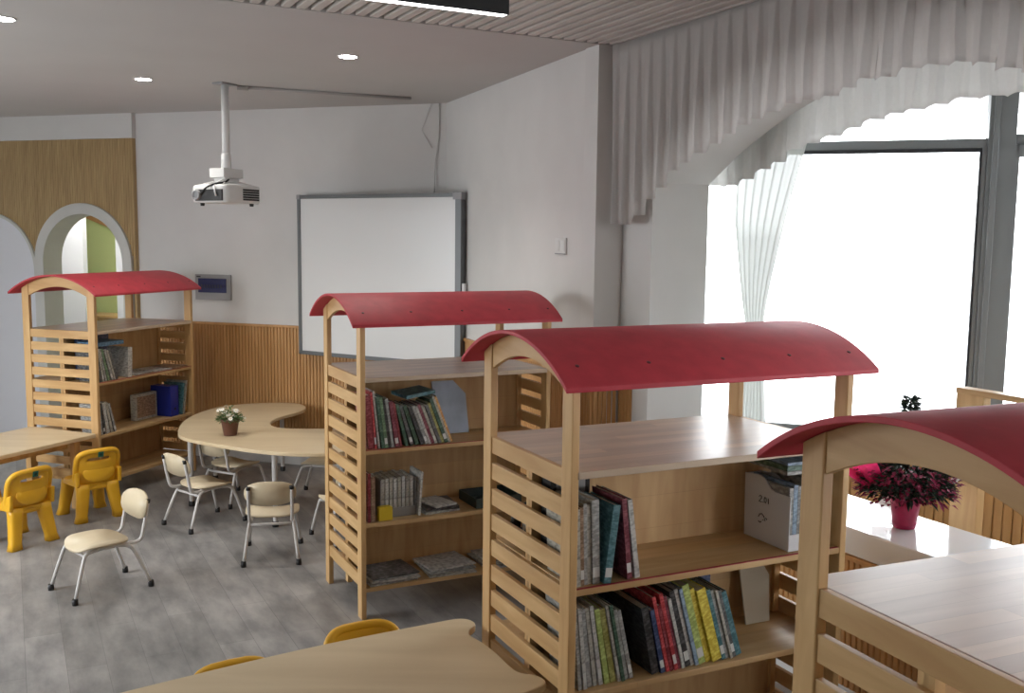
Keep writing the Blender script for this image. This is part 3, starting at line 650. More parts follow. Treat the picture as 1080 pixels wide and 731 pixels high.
# table at left, seen over the yellow chairs
a = Vector((-2.985, 7.064)); b = Vector((-3.585, 7.330)); dr = Vector((-.385, -.923)).normalized()
nx = Vector((-.92, .392)).normalized()
P0, P1 = a + Vector((-.012, -.02)), a + nx*.64 + Vector((-.012, -.02)); P2, P3 = P1 + dr*1.25, P0 + dr*1.25
pts = smooth_poly([tuple(P0), tuple(P0+nx*.05), tuple(P1-nx*.05), tuple(P1), tuple(P1+dr*.05), tuple(P2-dr*.05), tuple(P2), tuple(P2-nx*.05), tuple(P3+nx*.05), tuple(P3), tuple(P3-dr*.05), tuple(P0+dr*.05)], 2)
t, cx, cy = rect_table('low_table', 'pale wood rectangular table at the left edge behind yellow chairs', pts, None, None)
for q in (P0 + nx*.17 + dr*.045, P1 - nx*.08 + dr*.09, P2 - nx*.08 - dr*.09, P3 + nx*.08 - dr*.09):
    mb = MB(); mb.prism([(-.026, -.026), (.026, -.026), (.026, .026), (-.026, .026)], 'z', 0, .50); mb.build('leg', PINE_Z, t, bevel=.004, M=Matrix.Translation((q.x-cx, q.y-cy, 0)) @ Matrix.Rotation(math.atan2(dr.y, dr.x), 4, 'Z'))
Mr = Matrix.Rotation(math.atan2(dr.y, dr.x), 4, 'Z')
for qa in (P0 + nx*.17, P1 - nx*.08):
    mb = MB(); mb.box(.12, 1.13, -.012, .012, .46, .53); mb.build('apron', PINE_X, t, M=Matrix.Translation((qa.x-cx, qa.y-cy, 0)) @ Mr)
# front table with notched corners
fe = [(-.721,3.336),(-.408,3.514),(-.205,3.626),(-.159,3.646),(-.118,3.633),(-.095,3.592),(-.105,3.559),(-.121,3.523),(-.113,3.479),(-.077,3.437),(-.042,3.379),(-.011,3.323),(.032,3.224),(.063,3.173),(.117,3.163),(.147,3.131),(.152,3.096),(.12,3.061),(.076,3.026)]
d1 = Vector((-.846, -.533)).normalized()
far_ = [Vector((-.205, 3.626)) + d1*1.16]
ends = [Vector((-1.229, 2.985)), Vector((-1.262, 2.950)), Vector((-1.266, 2.905)), Vector((-1.235, 2.868)), Vector((-1.225, 2.83)), Vector((-1.25, 2.79)), Vector((-1.2, 2.71)), Vector((-1.1, 2.53)), Vector((-1.04, 2.49)), Vector((-1.0, 2.45)), Vector((-.96, 2.40)), Vector((-.91, 2.40))]
poly = [(x-.027, y-.013) for x, y in fe] + [(p.x, p.y) for p in reversed(ends)]
t, cx, cy = rect_table('low_table', 'pale wood table in the foreground with scalloped corners, beside yellow chair backs', smooth_poly(poly, 2), None, None)
for x, y in ((-.22, 3.40), (-.02, 3.08), (-1.12, 2.82), (-.93, 2.52)):
    mb = MB(); mb.box(x-cx-.026, x-cx+.026, y-cy-.026, y-cy+.026, 0, .532); mb.build('leg', PINE_Z, t, bevel=.004)

# ------------------------------------------------------------------ white metal chairs
def superellipse(w, h, n=2.6, k=28, cx=0, cy=0):
    out = []
    for i in range(k):
        a = 2*PI*i/k; c, s = math.cos(a), math.sin(a)
        out.append((cx + w*math.copysign(abs(c)**(2/n), c), cy + h*math.copysign(abs(s)**(2/n), s)))
    return out
def bez(pts, n=6):
    pts = [Vector(p) for p in pts]; out = [pts[0]]
    for i in range(1, len(pts)-1):
        a = pts[i-1].lerp(pts[i], .5) if i > 1 else pts[0]; b = pts[i].lerp(pts[i+1], .5) if i < len(pts)-2 else pts[-1]
        for k in range(1, n+1):
            s = k/n; out.append(a*(1-s)**2 + pts[i]*2*s*(1-s) + b*s*s)
    return out
def white_chair(x, y, face, label):
    t = empty('metal_leg_chair', (x, y, 0), face-PI/2, label, 'chair', 'small white metal chairs with pale seats')
    seat = superellipse(.165, .150, 3.0, 32, 0, .02)
    mb = MB(); A = []
    for lay, z in ((0, .276), (1, .288)):
        A.append([mb.bm.verts.new((p[0], p[1], z + .010*(abs(p[0])/.165)**2 - (.022*((p[1]-.10)/.07)**2 if p[1] > .10 else 0))) for p in seat])
        A.append(mb.bm.verts.new((0, .02, z-.004)))
    n = 32; o0, c0, o1, c1 = A
    for i in range(n):
        j = (i+1) % n; mb.face([o0[i], c0, o0[j]], True); mb.face([o1[i], o1[j], c1], True); mb.face([o0[i], o0[j], o1[j], o1[i]], True)
    mb.build('seat', SEATM, t)
    mb = MB(); bk = superellipse(.155, .078, 2.5, 32, 0, .452)
    F = [mb.bm.verts.new((p[0], -.182-(p[1]-.37)*.22-.02*(1-(p[0]/.155)**2), p[1])) for p in bk]; Bk = [mb.bm.verts.new((v.co.x, v.co.y-.011, v.co.z)) for v in F]
    cf = mb.bm.verts.new((0, -.182-.018-.020, .452)); cb = mb.bm.verts.new((0, -.182-.018-.031, .452))
    for i in range(32):
        j = (i+1) % 32; mb.face([F[i], F[j], cf], True); mb.face([Bk[i], cb, Bk[j]], True); mb.face([F[i], Bk[i], Bk[j], F[j]], True)
    mb.build('backrest', SEATM, t)
    for s in (-1, 1):
        mb = MB(); mb.tube(bez([(s*.163, .213, .02), (s*.135, .15, .235), (s*.125, .125, .262), (s*.12, .06, .266)]), .0105, 10); lg = mb.build('leg', TUBE, t)
        mb = MB(); mb.lathe([(.016, 0), (.017, .012), (.015, .035)], 12, (s*.164, .215, 0)); mb.build('foot_cap', RUBBER, lg)
        mb = MB(); mb.tube(bez([(s*.163, -.213, .02), (s*.135, -.135, .235), (s*.125, -.10, .262), (s*.12, -.03, .266)]), .0105, 10); lg = mb.build('leg', TUBE, t)
        mb = MB(); mb.lathe([(.016, 0), (.017, .012), (.015, .035)], 12, (s*.164, -.215, 0)); mb.build('foot_cap', RUBBER, lg)
        mb = MB(); mb.tube(bez([(s*.12, .06, .266), (s*.12, -.08, .266), (s*.125, -.180, .262), (s*.128, -.197, .33), (s*.128, -.211, .40), (s*.128, -.227, .485)]), .0105, 10); sp = mb.build('back_support', TUBE, t)
        mb = MB(); mb.tube([(s*.128, -.2245, .478), (s*.128, -.230, .500)], .0135, 10); mb.build('end_cap', RUBBER, sp)
        mb = MB(); mb.lathe([(.008, 0), (.008, .006)], 8); mb.build('bolt', RUBBER, sp, M=Matrix.Translation((s*.128, -.214, .455)) @ Matrix.Rotation(R(90), 4, 'X'))
    mb = MB(); mb.tube([(-.137, -.125, .236), (.137, -.125, .236)], .009, 8); mb.tube([(-.135, .14, .245), (.135, .14, .245)], .009, 8); mb.build('cross_bar', TUBE, t)
    return t
first = white_chair(-2.315, 5.43, R(-133.9), 'white metal chair standing alone in the open floor, nearest the camera')
def place(x, y, face, label):
    c = copy_tree(first); c.location = (x, y, 0); c.rotation_euler = (0, 0, face-PI/2); c['label'] = label; return c
place(-2.133, 6.738, R(50.7), 'white metal chair at the left of the crescent table, seat facing the table')
place(-1.491, 6.056, R(100.6), 'white metal chair with its back to the camera before the crescent table')
place(-2.10, 7.36, R(62), 'white metal chair tucked deepest under the crescent table below the flower pot')
place(-1.43, 7.48, R(172), 'white metal chair tucked under the inner curve of the crescent table')
place(-1.085, 6.40, R(122), 'white metal chair mostly hidden behind the middle bookshelf side panel')

# ------------------------------------------------------------------ yellow plastic chairs
def yellow_chair(x, y, face, label):
    t = empty('plastic_chair', (x, y, 0), face-PI/2, label, 'chair', 'yellow one-piece plastic kindergarten chairs')
    def yb(z): return -.125 - (z-.25)*.20
    # back shell with a real hand slot; outline is thick rounded rectangle, curved around the sitter
    K = 40
    out = superellipse(.150, .135, 4.2, K, 0, .362); slot = superellipse(.078, .008, 3, K, 0, .437)
    mb = MB()
    def cur(p, off): return (p[0], yb(p[1]) + off + .040*(abs(p[0])/.15)**3, p[1])
    mid = [(o_[0]*.30+i_[0]*.70, o_[1]*.30+i_[1]*.70) for o_, i_ in zip(out, slot)]
    def loop(pts, off): return [mb.bm.verts.new(cur(p, off)) for p in pts]
    of, mf_, inf = loop(out, .010), loop(mid, .020), loop(slot, .018); ob, mbk, inb = loop(out, -.018), loop(mid, -.010), loop(slot, -.008)
    for a_, b_ in ((of, mf_), (mf_, inf), (inf, inb), (inb, mbk), (mbk, ob), (ob, of)):
        for i in range(K): mb.face([a_[i], a_[(i+1) % K], b_[(i+1) % K], b_[i]], True)
    mb.build('backrest', YEL, t, sub=1)
    # raised rolled rim around the back
    mb = MB(); mb.tube([cur((p[0]*.985, .362+(p[1]-.362)*.985), -.006) for p in out] + [cur((out[0][0]*.985, out[0][1]), -.006)], .019, 10); mb.build('rim', YEL, t)
    # moulded oval lumbar bulge below the slot
    mb = MB(); mb.lathe([(.001, -.014), (.05, -.012), (.085, -.004), (.09, .0), (.085, .004), (.05, .012), (.001, .014)], 24)
    mb.build('lumbar_panel', YEL, t, M=Matrix.Translation((0, yb(.335)-.008, .335)) @ Matrix.Rotation(R(79), 4, 'X') @ Matrix.Diagonal((1.25, .72, 1, 1)))
    mb = MB(); mb.prism(superellipse(.148, .145, 4, 32, 0, .015), 'z', .245, .275); mb.build('seat', YEL, t, bevel=.008)
    for s in (-1, 1):
        mb = MB(); mb.prism([(-.155, .25), (-.165, .36), (-.125, .345), (-.05, .295), (.08, .270), (.08, .245)], 'x', s*.148-.013, s*.148+.013); mb.build('side_wing', YEL, t, bevel=.008)
        for yy, yf, nm in ((-.115, -.150, 'r'), (.125, .165, 'f')):
            mb = MB(); n = 7; secs = []
            for i in range(n):
                f = i/(n-1); z = .262*(1-f); w = .046-.010*f + (.008 if i == n-1 else 0); cx_ = s*(.100+.035*f**1.3); cy_ = yy+(yf-yy)*f
                secs.append([mb.bm.verts.new((cx_+px*w, cy_+py*w*.8, z)) for px, py in superellipse(1, 1, 3.5, 14)])
            for i in range(n-1):
                for k in range(14): mb.face([secs[i][k], secs[i][(k+1) % 14], secs[i+1][(k+1) % 14], secs[i+1][k]], True)
            mb.face(secs[0]); mb.face(list(reversed(secs[-1]))); mb.build('leg', YEL, t)
    mb = MB(); mb.prism([(-.10, .262), (-.085, .215), (-.055, .236), (0, .246), (.055, .236), (.085, .215), (.10, .262)], 'y', -.145, -.105); mb.build('rear_skirt', YEL, t, bevel=.006)
    mb = MB(); y_ = yb(.472)-.0275
    mb.box(-.019, .019, -.0012, .0012, -.019, .019); st_ = mb.build('sticker', GREEN, t, M=Matrix.Translation((0, y_, .472)) @ Matrix.Rotation(R(11), 4, 'X'))
    mb = MB()
    for a_ in range(4): mb.box(-.012, .012, -.0022, -.001, -.002, .002, Matrix.Rotation(PI/4*a_, 4, 'Y'))
    mb.build('sticker_emblem', STICKD, st_, M=Matrix.Translation((0, y_, .472)) @ Matrix.Rotation(R(11), 4, 'X'))
    return t
fy = yellow_chair(-2.995, 6.90, R(136), 'yellow plastic chair with green sticker, right beside the farthest left bookshelf')
def placey(x, y, face, label):
    c = copy_tree(fy); c.location = (x, y, 0); c.rotation_euler = (0, 0, face-PI/2); c['label'] = label; return c
placey(-3.20, 6.27, R(151.5), 'yellow plastic chair cut by the left edge of the picture')
placey(-3.93, 6.98, R(-25), 'yellow plastic chair in the shade beyond the left low table, mostly hidden')
placey(-.495, 3.545, R(-61), 'yellow plastic chair at the front table, the nearer one to its scalloped corner')
placey(-.885, 3.19, R(-57), 'yellow plastic chair at the front table, only its low back edge showing')

# ------------------------------------------------------------------ flower pot on the crescent table
t = empty('flower_pot', (-2.032, 7.05, .561), 0, 'small brown pot of white daisies on the crescent table', 'plant')
mb = MB(); mb.lathe([(.045, 0), (.047, .004), (.062, .095), (.067, .097), (.068, .118), (.062, .118), (.058, .10), (.02, .098)], 24); mb.build('pot', POT, t)
mb = MB()
def leaf(mb, p, d, L, w, bend=.2):
    d = d.normalized(); sd = d.cross(Vector((0, 0, 1))); sd = sd.normalized() if sd.length > .05 else Vector((1, 0, 0)); nrm = sd.cross(d)
    q = [p, p+d*L*.4+sd*w+nrm*L*.05, p+d*L+nrm*(-bend*L), p+d*L*.4-sd*w+nrm*L*.05]
    mb.quad(*q)
for i in range(230):
    a = rnd.uniform(0, 2*PI); r = .085*math.sqrt(rnd.random()); z = .10+rnd.random()*.10*(1.2-r/.09)
    p = Vector((r*math.cos(a), r*math.sin(a), z)); leaf(mb, p, Vector((math.cos(a), math.sin(a), rnd.uniform(-.2, 1))), rnd.uniform(.022, .04), .007)
mb.build('foliage', LEAF, t)
mb = MB()
fl = []
for i in range(16):
    a = 2*PI*i/16*2.4; r = .035+.065*((i*7) % 5)/4; z = .155+.075*((i*3) % 7)/6 - r*.3; fl.append((r*math.cos(a), r*math.sin(a), z))
    mb.tube([(r*.3*math.cos(a), r*.3*math.sin(a), .10), (r*math.cos(a), r*math.sin(a), z)], .0016, 5)
mb.build('stems', LEAF, t)
for x, y, z in fl:
    mb = MB(); P = Vector((x, y, z)); nd = Vector((x*4, y*4-.25, .7)).normalized(); s1 = nd.cross(Vector((0, 1, 0))).normalized(); s2 = nd.cross(s1)
    for k in range(7):
        a = 2*PI*k/7; d = s1*math.cos(a)+s2*math.sin(a); sd = s1*math.cos(a+PI/2)+s2*math.sin(a+PI/2)
        mb.quad(P, P+d*.012+sd*.006, P+d*.020-nd*.003, P+d*.012-sd*.006)
    f = mb.build('flower', PETAL, t)
    mb = MB(); mb.lathe([(.001, 0), (.005, .002), (.001, .005)], 8, P); mb.build('flower_centre', YCEN, f)

# ------------------------------------------------------------------ wrapped plant on the white sill
pc = st(3.345, 2.885)
t = empty('wrapped_plant', (pc.x, pc.y, SILLZ+.001), A27, 'magenta-wrapped potted plant with dark leaves on the white window sill', 'plant')
mb = MB(); mb.lathe([(.042, 0), (.046, .004), (.060, .10), (.066, .125), (.055, .125), (.02, .118)], 24); mb.build('pot', MAG, t)
mb = MB(); n = 36
for i in range(n):
    a0_, a1_ = 2*PI*i/n, 2*PI*(i+1)/n
    def rr_(a, z): return (.050 + max(0, z-.09)*.55) * (1+.12*math.sin(9*a)*max(0, z-.08)*9)
    for z0, z1 in ((.02, .09), (.09, .13), (.13, .175)):
        dz0 = .014*math.sin(5*a0_) if z1 > .17 else 0; dz1 = .014*math.sin(5*a1_) if z1 > .17 else 0
        mb.quad((rr_(a0_, z0)*math.cos(a0_), rr_(a0_, z0)*math.sin(a0_), z0), (rr_(a1_, z0)*math.cos(a1_), rr_(a1_, z0)*math.sin(a1_), z0),
                (rr_(a1_, z1)*math.cos(a1_), rr_(a1_, z1)*math.sin(a1_), z1+dz1), (rr_(a0_, z1)*math.cos(a0_), rr_(a0_, z1)*math.sin(a0_), z1+dz0), True)
mb.build('foil_wrap', MAG, t)
mb = MB()
for i in range(1500):
    a = rnd.uniform(0, 2*PI); r = .17*math.sqrt(rnd.random()); z = .15+rnd.random()*.24*(1.15-r/.18)
    p = Vector((r*math.cos(a), r*math.sin(a), z)); leaf(mb, p, Vector((math.cos(a), math.sin(a), rnd.uniform(-.5, 1.2))), rnd.uniform(.03, .055), .009)
for k in range(13):   # upright tip
    zt = .40+.012*k
    for j in range(26):
        a = rnd.uniform(0, 2*PI); leaf(mb, Vector((.012*math.cos(a), .012*math.sin(a), zt)), Vector((math.cos(a), math.sin(a), rnd.uniform(.2, 1.1))), rnd.uniform(.03, .05), .006)
mb.build('foliage', DLEAF, t)
mb = MB(); mb.tube([(0, 0, .1), (.004, 0, .3), (0, .003, .55)], [.006, .005, .002], 6)
for i in range(10):
    a = 2*PI*i/10; mb.tube([(0, 0, .12), (.08*math.cos(a), .08*math.sin(a), .24), (.15*math.cos(a), .15*math.sin(a), .28)], .0025, 5)
mb.build('stems', plain('brown_stem', (.05, .03, .02), .7), t)
mb = MB()
for i in range(900):
    a = rnd.uniform(0, 2*PI); r = .08+.12*math.sqrt(rnd.random()); z = .13+rnd.random()*.16
    p = Vector((r*math.cos(a), r*math.sin(a), z)); leaf(mb, p, Vector((math.cos(a), math.sin(a), rnd.uniform(-.6, .8))), rnd.uniform(.02, .035), .009)
mb.build('blossoms', MAGF, t)
def fan(mb, c, d, r, half, dz, n=10):
    c = Vector(c); prev = None
    for i in range(n+1):
        a = d - half + 2*half*i/n; rim = .05*math.cos(7*a)
        q = Vector((c.x+r*math.cos(a)*(1+rim*.6), c.y+r*math.sin(a)*(1+rim*.6), c.z+dz+rim*.5)); m_ = c.lerp(q, .55)+Vector((0, 0, -.02+rim*.3))
        if prev: mb.quad(c, prev[1], m_, c+Vector((0, 0, .0005)), True); mb.quad(prev[1], prev[0], q, m_, True)
        prev = (q, m_)
mb = MB(); fan(mb, (-.04, .05, .15), R(168), .22, R(36), .17); fan(mb, (-.02, .06, .15), R(150), .24, R(25), .11); mb.build('pink_wrap', PINKNET, t)
mb = MB(); fan(mb, (.0, -.02, .13), R(-30), .23, R(13), .12); mb.build('white_wrap', WNET, t)
mb = MB(); prev = None
for i in range(9):
    f = i/8; p = Vector((-.055-.018*math.sin(f*3), .045+.02*f, .13-.125*f)); w = Vector((-.018-.012*f, .018+.012*f, 0))
    if prev: mb.quad(prev[0], prev[1], p+w, p-w, True)
    prev = (p-w, p+w)
mb.build('ribbon', WNET, t)

# ------------------------------------------------------------------ open wooden rack in the bay
rc = ROOM @ Vector((3.80, 3.03, 0))
t = empty('wooden_rack', rc, A27-PI/2, 'open light wood frame rack standing behind the white sill by the window', 'rack')
for x in (0, 1.0):
    mb = MB(); mb.box(x, x+.14, 0, .05, .03, 1.33); mb.build('upright', PINE_Z, t, bevel=.003)
    mb = MB(); mb.box(x+.03, x+.11, -.12, .22, 0, .03); mb.build('foot', PINE_Y, t, bevel=.003)
mb = MB(); mb.box(0, 1.14, -.005, .065, 1.33, 1.355); mb.build('top_rail', PINE_X, t, bevel=.003)
mb = MB(); mb.box(.14, 1.0, .01, .04, .42, .50); mb.build('cross_rail', SHELF, t, bevel=.002)

# ------------------------------------------------------------------ curtains
def interp(tab, x):
    if x >= tab[0][0]: return tab[0][1]
    for (a, za), (b, zb) in zip(tab, tab[1:]):
        if x >= b: return za + (zb-za)*(x-a)/(b-a)
    return tab[-1][1]
def box_pleat(ph):
    ph = ph % 1.0
    if ph < .60: return ph/.60
    if ph < .66: return 1 - (ph-.60)/.06
    return 0.0 + (ph-.66)*.0
def valance(name, label, s, t0, t1, ztop, tab, amp, pitch, mt, rows=14, dt=.0075):
    mb = MB(); cols = []; n = int((t0-t1)/dt); wob = 0
    for i in range(n+1):
        tt = t0-(t0-t1)*i/n; k = int((t0-tt)/pitch); ph = ((t0-tt)/pitch) % 1
        rk = random.Random(k*13+5); jit = rk.uniform(-.012, .012)
        hem = interp(tab, t0-(k+.5)*pitch)*.72 + interp(tab, tt)*.28 + jit + .006*math.sin(ph*PI)
        col = []
        for j in range(rows+1):
            f = j/rows; z = ztop + (hem-ztop)*f; a_ = amp*(.12+.88*min(1, f*1.35))
            ds = a_*(box_pleat(ph)-.5) + .006*math.sin(tt*23+f*3)*f
            col.append(mb.bm.verts.new((s-ds, tt + .012*math.sin(f*2.2+k)*f, z)))
        cols.append(col)
    for c0, c1 in zip(cols, cols[1:]):
        for j in range(rows): mb.face([c0[j], c0[j+1], c1[j+1], c1[j]], True)
    o = mb.build(name, mt); o.matrix_world = ROOM
    so = o.modifiers.new('thickness', 'SOLIDIFY'); so.thickness = .0012
    return tag(o, label, 'curtain')
V1 = [(4.80, 2.075), (4.60, 2.085), (4.50, 2.14), (4.40, 2.215), (4.19, 2.34), (3.90, 2.455), (3.62, 2.535), (3.32, 2.585), (3.15, 2.60), (2.95, 2.635), (2.70, 2.64), (2.45, 2.62), (2.28, 2.59), (2.0, 2.5)]
valance('valance', 'long grey-white pleated valance hanging from the ceiling in front of the window arch', 3.035, 4.775, 1.6, H-.004, V1, .042, .105, SHEER)
V2 = [(4.46, 2.30), (4.3, 2.34), (3.92, 2.455), (3.48, 2.555), (3.16, 2.585), (2.74, 2.60), (2.5, 2.60), (2.0, 2.48)]
valance('valance', 'brighter white pleated valance on the window side of the arch', 3.60, 4.62, 1.95, 2.866, V2, .035, .125, SHEER2, rows=8)
mb = MB(); mb.tube([st(3.60, 4.7, 2.88), st(3.60, 1.9, 2.88)], .010, 8); o = mb.build('curtain_rod', PLASTW); tag(o, 'thin white rod carrying the valance behind the arch', 'curtain rod')
# tied sheer curtain
mb = MB(); rows, n = 26, 60; grid = []
SX = 3.74
for j in range(rows+1):
    f = j/rows; z = 2.84 - f*2.45
    if z > 1.50: g = ((z-1.50)/1.34); l_, r_ = 4.40+.15*min(1, g*2.2)**.8, 4.275 - .42*g**1.35
    else: g = (1.50-z)/1.1; l_, r_ = 4.40+.10*g, 4.275-.10*g
    rowv = []
    for i in range(n+1):
        q = i/n; tt = l_+(r_-l_)*q; rowv.append(mb.bm.verts.new((SX + .016*math.sin(q*2*PI*7 + f*2)*(.5+.5*min(1, abs(z-1.5)*2)), tt, z)))
    grid.append(rowv)
for a_, b_ in zip(grid, grid[1:]):
    for i in range(n): mb.face([a_[i], a_[i+1], b_[i+1], b_[i]], True)
o = mb.build('sheer_curtain', SHEER3); o.matrix_world = ROOM; tag(o, 'sheer white curtain tied back at the left side of the window', 'curtain')
tb_ = MB(); tb_.tube([(SX+.045*math.cos(a), 4.337+.075*math.sin(a), 1.50) for a in [2*PI*i/16 for i in range(17)]], .012, 8); tb_.build('tie_back', SHEER2, o)

# ------------------------------------------------------------------ whiteboard
pA = st(2.205, 8.335); pB = st(3.098, 6.945)
wbA = math.atan2(pB.y-pA.y, pB.x-pA.x); wL = (pB-pA).length
t = empty('whiteboard', (pA.x, pA.y, 0), wbA, 'large white writing board with grey frame mounted on the back wall', 'whiteboard')
zb, zt_ = .995, 2.338
mb = MB(); mb.box(.02, wL-.03, -.0, .045, zb+.02, zt_-.02); mb.build('writing_surface', WBOARD, t)
mb = MB(); mb.box(0, wL, -.012, .055, zt_-.03, zt_); mb.box(0, .03, -.012, .055, zb, zt_); mb.box(wL-.055, wL, -.012, .055, zb, zt_); mb.box(0, wL, -.012, .055, zb, zb+.032); mb.build('frame', GREYF, t, bevel=.003)
mb = MB(); mb.box(-.004, .03, -.016, .058, zt_-.034, zt_+.004); mb.build('corner_cap', PLASTG, t, bevel=.004)
mb = MB(); mb.box(wL-.075, wL+.004, -.016, .058, zt_-.05, zt_+.008); mb.build('corner_cap', PLASTG, t, bevel=.004)
mb = MB(); mb.box(wL+.002, wL+.026, .0, .035, 1.58, 1.65); mb.build('side_socket', PLASTW, t, bevel=.002)
mb = MB(); mb.box(.25, .31, .05, .10, 1.2, 2.1); mb.box(wL-.42, wL-.36, .05, .10, 1.2, 2.1); mb.build('wall_bracket', GREYF, t)
# cable from the ceiling to the board
P = lambda u, n_, z: un(u, n_, z)
mb = MB(); mb.tube([P(-3.085, -.012, H), P(-3.09, -.012, 2.8), P(-3.12, -.02, 2.6), P(-3.12, -.03, 2.34)], .005, 6); o = mb.build('cable', WHITE); tag(o, 'thin white cable running down the wall corner to the whiteboard', 'cable')
mb = MB(); mb.tube([P(-3.15, -.012, H), P(-3.24, -.012, 2.86), P(-3.15, -.012, 2.72)], .003, 6); o = mb.build('cable', WHITE); tag(o, 'short white cable curving over the wall above the whiteboard corner', 'cable')

# breaker panel on the back wall
t = empty('breaker_panel', un(-5.42, -.002, 1.425), R(-18), 'grey electrical panel with blue window on the back wall', 'electrical panel')
mb = MB(); mb.box(0, .365, -.022, 0, 0, .225); mb.build('cover_plate', PLASTG, t, bevel=.004)
mb = MB(); mb.box(.035, .325, -.026, -.022, .065, .19); mb.build('window_flap', plain('blue_flap', (.035, .04, .13), .25), t, bevel=.002)
mb = MB()
for i in range(8): mb.box(.065+.028*i, .083+.028*i, -.029, -.026, .105, .135)
mb.build('breaker_switches', plain('dark_switch', (.02, .02, .05), .4), t)
mb = MB(); mb.box(.02, .06, -.025, -.022, .20, .21); mb.build('latch', BLACK, t)
# wall socket on the right wall
wx = W2 @ Matrix.Translation((.515, .002, 1.905)) @ FL
t = empty('wall_switch', (0, 0, 0), 0, 'white wall socket plate on the bare wall right of the whiteboard', 'socket'); t.matrix_world = wx
mb = MB(); mb.box(0, .15, -.010, 0, 0, .10); mb.build('plate', PLASTW, t, bevel=.002)
mb = MB(); mb.box(.012, .068, -.014, -.010, .02, .085); mb.build('rocker', PLASTW, t, bevel=.002)
mb = MB(); mb.box(.082, .138, -.014, -.010, .02, .085); mb.build('rocker', PLASTW, t, bevel=.002)
mb = MB(); mb.box(.005, .145, -.014, -.0095, .001, .008); mb.build('lower_trim', PLASTG, t)

# ------------------------------------------------------------------ projector
pm = Vector((-2.064, 7.204, 0))
t = empty('projector', (pm.x, pm.y, H), R(61), 'white projector hanging from the ceiling on a white pole', 'projector')
mb = MB(); mb.box(-.075, .075, -.05, .05, -.012, 0); mb.build('ceiling_plate', PLASTG, t, bevel=.003)
mb = MB(); mb.tube([(0, 0, -.60), (0, 0, -.012)], .028, 20); mb.lathe([(.036, -.60), (.036, -.50), (.029, -.49)], 20); mb.build('pole', PLASTW, t)
mb = MB(); mb.box(-.095, .095, -.07, .07, -.665, -.60); mb.box(-.07, .07, -.055, .055, -.70, -.665)
for sx_ in (-1, 1):
    for sy_ in (-1, 1): mb.tube([(sx_*.05, sy_*.04, -.69), (sx_*.13, sy_*.10, -.715)], .008, 6)
mb.build('mount_bracket', PLASTW, t, bevel=.003)
mb = MB(); BX, BY = .185, .175
out = superellipse(BX, BY, 7, 36)
zs_ = [(-.845, .96), (-.835, 1.0), (-.735, 1.0), (-.722, .96), (-.714, .80)]
lv = [[mb.bm.verts.new((p[0]*k_, p[1]*k_, z)) for p in out] for z, k_ in zs_]
for a_, b_ in zip(lv, lv[1:]):
    for i in range(36): mb.face([a_[i], a_[(i+1) % 36], b_[(i+1) % 36], b_[i]], True)
mb.face(lv[0]); mb.face(list(reversed(lv[-1]))); bd = mb.build('body', PLASTW, t)
mb = MB()   # grille on the right-hand face (-y)
for i in range(13):
    for j in range(5): mb.box(-.02+.0125*i, -.02+.0125*i+.009, -BY-.003, -BY, -.825+.017*j, -.825+.017*j+.012)
mb.build('grille', BLACK, bd)
mb = MB(); mb.box(-.15, -.04, -BY-.002, -BY, -.825, -.75); mb.build('side_plate', PLASTW, bd, bevel=.002)
mb = MB(); mb.box(-BX-.006, -BX+.01, -.14, .12, -.832, -.752); mb.build('connector_bay', plain('dark_bay', (.05, .05, .05), .5), bd, bevel=.004)
mb = MB(); mb.lathe([(.035, 0), (.035, .03), (.026, .032), (.024, .02)], 20); mb.build('lens', PLASTG, bd, M=Matrix.Translation((-BX, .09, -.792)) @ Matrix.Rotation(R(-90), 4, 'Y'))
mb = MB(); mb.lathe([(.014, -.865), (.016, -.845)], 10, (.10, -.14, 0)); mb.lathe([(.014, -.865), (.016, -.845)], 10, (-.12, .12, 0)); mb.build('foot', BLACK, bd)
mb = MB(); mb.tube(bez([(0, -.03, -.66), (-.07, -.08, -.70), (-.17, -.06, -.71), (-.215, .0, -.745), (-.2, .05, -.79)]), .007, 8); o = mb.build('cable', BLACK, t)
mb = MB(); mb.tube(bez([(-.01, -.04, -.66), (-.10, -.02, -.69), (-.21, -.08, -.74), (-.205, -.10, -.80)]), .006, 8); o = mb.build('cable', PLASTW, t)
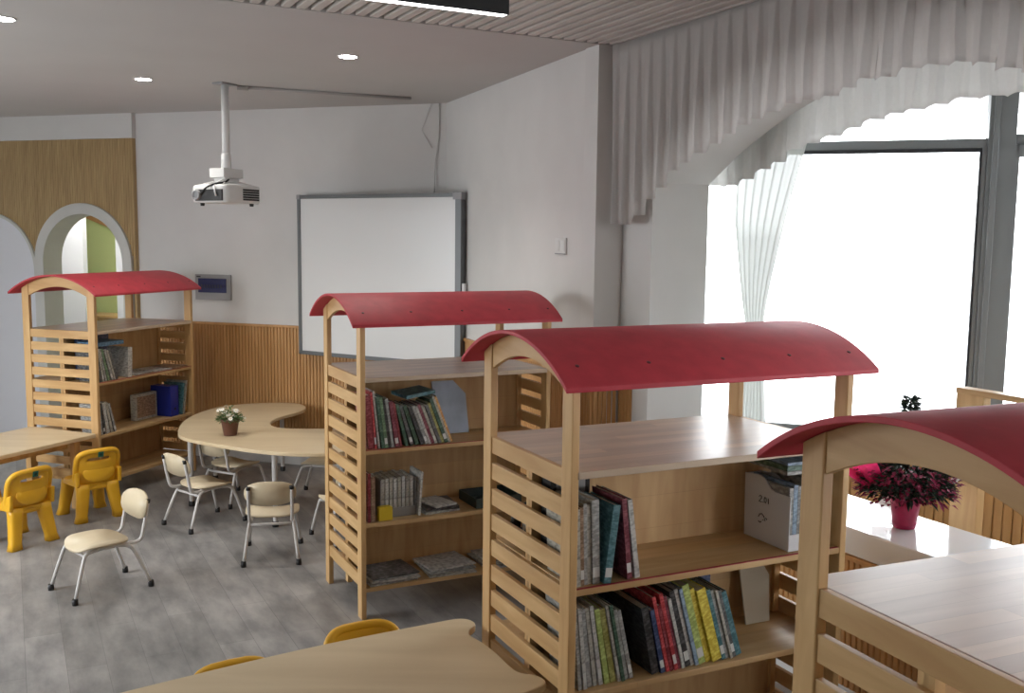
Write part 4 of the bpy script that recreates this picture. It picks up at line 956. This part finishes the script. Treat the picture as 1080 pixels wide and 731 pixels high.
# conduit on the ceiling
mb = MB(); mb.tube([Vector((-1.99, 7.30, H-.012)), Vector((-.80, 7.78, H-.012))], .011, 8); mb.tube([Vector((-2.0, 7.295, H-.014)), Vector((-1.93, 7.325, H-.014))], .018, 8)
o = mb.build('conduit', CABLE); tag(o, 'grey conduit running along the ceiling from the projector mount', 'conduit')

# ------------------------------------------------------------------ lamps
GLOW = emit('downlight_glow', (1, .96, .90), 30)
for i, (x, y, lab) in enumerate([(-1.0, 6.07, 'round recessed downlight glowing right of the projector pole'), (-2.58, 7.03, 'round recessed downlight glowing left of the projector'), (-2.577, 5.127, 'round recessed downlight at the left edge of the ceiling')]):
    t = empty('downlight', (x, y, H), 0, lab, 'downlight', 'recessed ceiling downlights')
    mb = MB(); mb.ring([(.062*math.cos(a), .062*math.sin(a)) for a in [2*PI*k/28 for k in range(28)]], [(.052*math.cos(a), .052*math.sin(a)) for a in [2*PI*k/28 for k in range(28)]], 'z', -.006, 0); mb.build('trim_ring', PLASTW, t)
    mb = MB(); mb.lathe([(.052, -.007), (.052, -.001)], 24); mb.build('lens', GLOW, t)
    l = bpy.data.lights.new('downlight_beam', 'SPOT'); l.energy = 22; l.spot_size = R(120); l.spot_blend = .8; l.shadow_soft_size = .04; l.color = (1, .95, .88)
    lo = bpy.data.objects.new('downlight_beam', l); C.objects.link(lo); lo.parent = t; lo.location = (0, 0, -.02)
# black linear pendant
LZ = 2.80
t = empty('linear_lamp', st(.45, 3.32, LZ), A27, 'black linear pendant lamp with white underside, cut by the top edge', 'lamp')
mb = MB(); mb.box(-1.2, 1.2, -.028, .022, .008, .12); mb.box(-1.2, 1.2, -.028, -.025, 0, .008); mb.box(-1.2, 1.2, .019, .022, 0, .008); mb.box(1.197, 1.2, -.028, .022, 0, .008); mb.box(-1.2, -1.197, -.028, .022, 0, .008); mb.build('housing', BLACK, t)
mb = MB(); mb.box(-1.196, 1.196, -.0245, .0185, .001, .007); mb.build('diffuser', emit('linear_glow', (1, .98, .96), 5), t)
for x in (-.7, .9):
    mb = MB(); mb.tube([(x, -.003, .12), (x, -.003, H-LZ)], .002, 6); mb.build('suspension_wire', METAL, t)
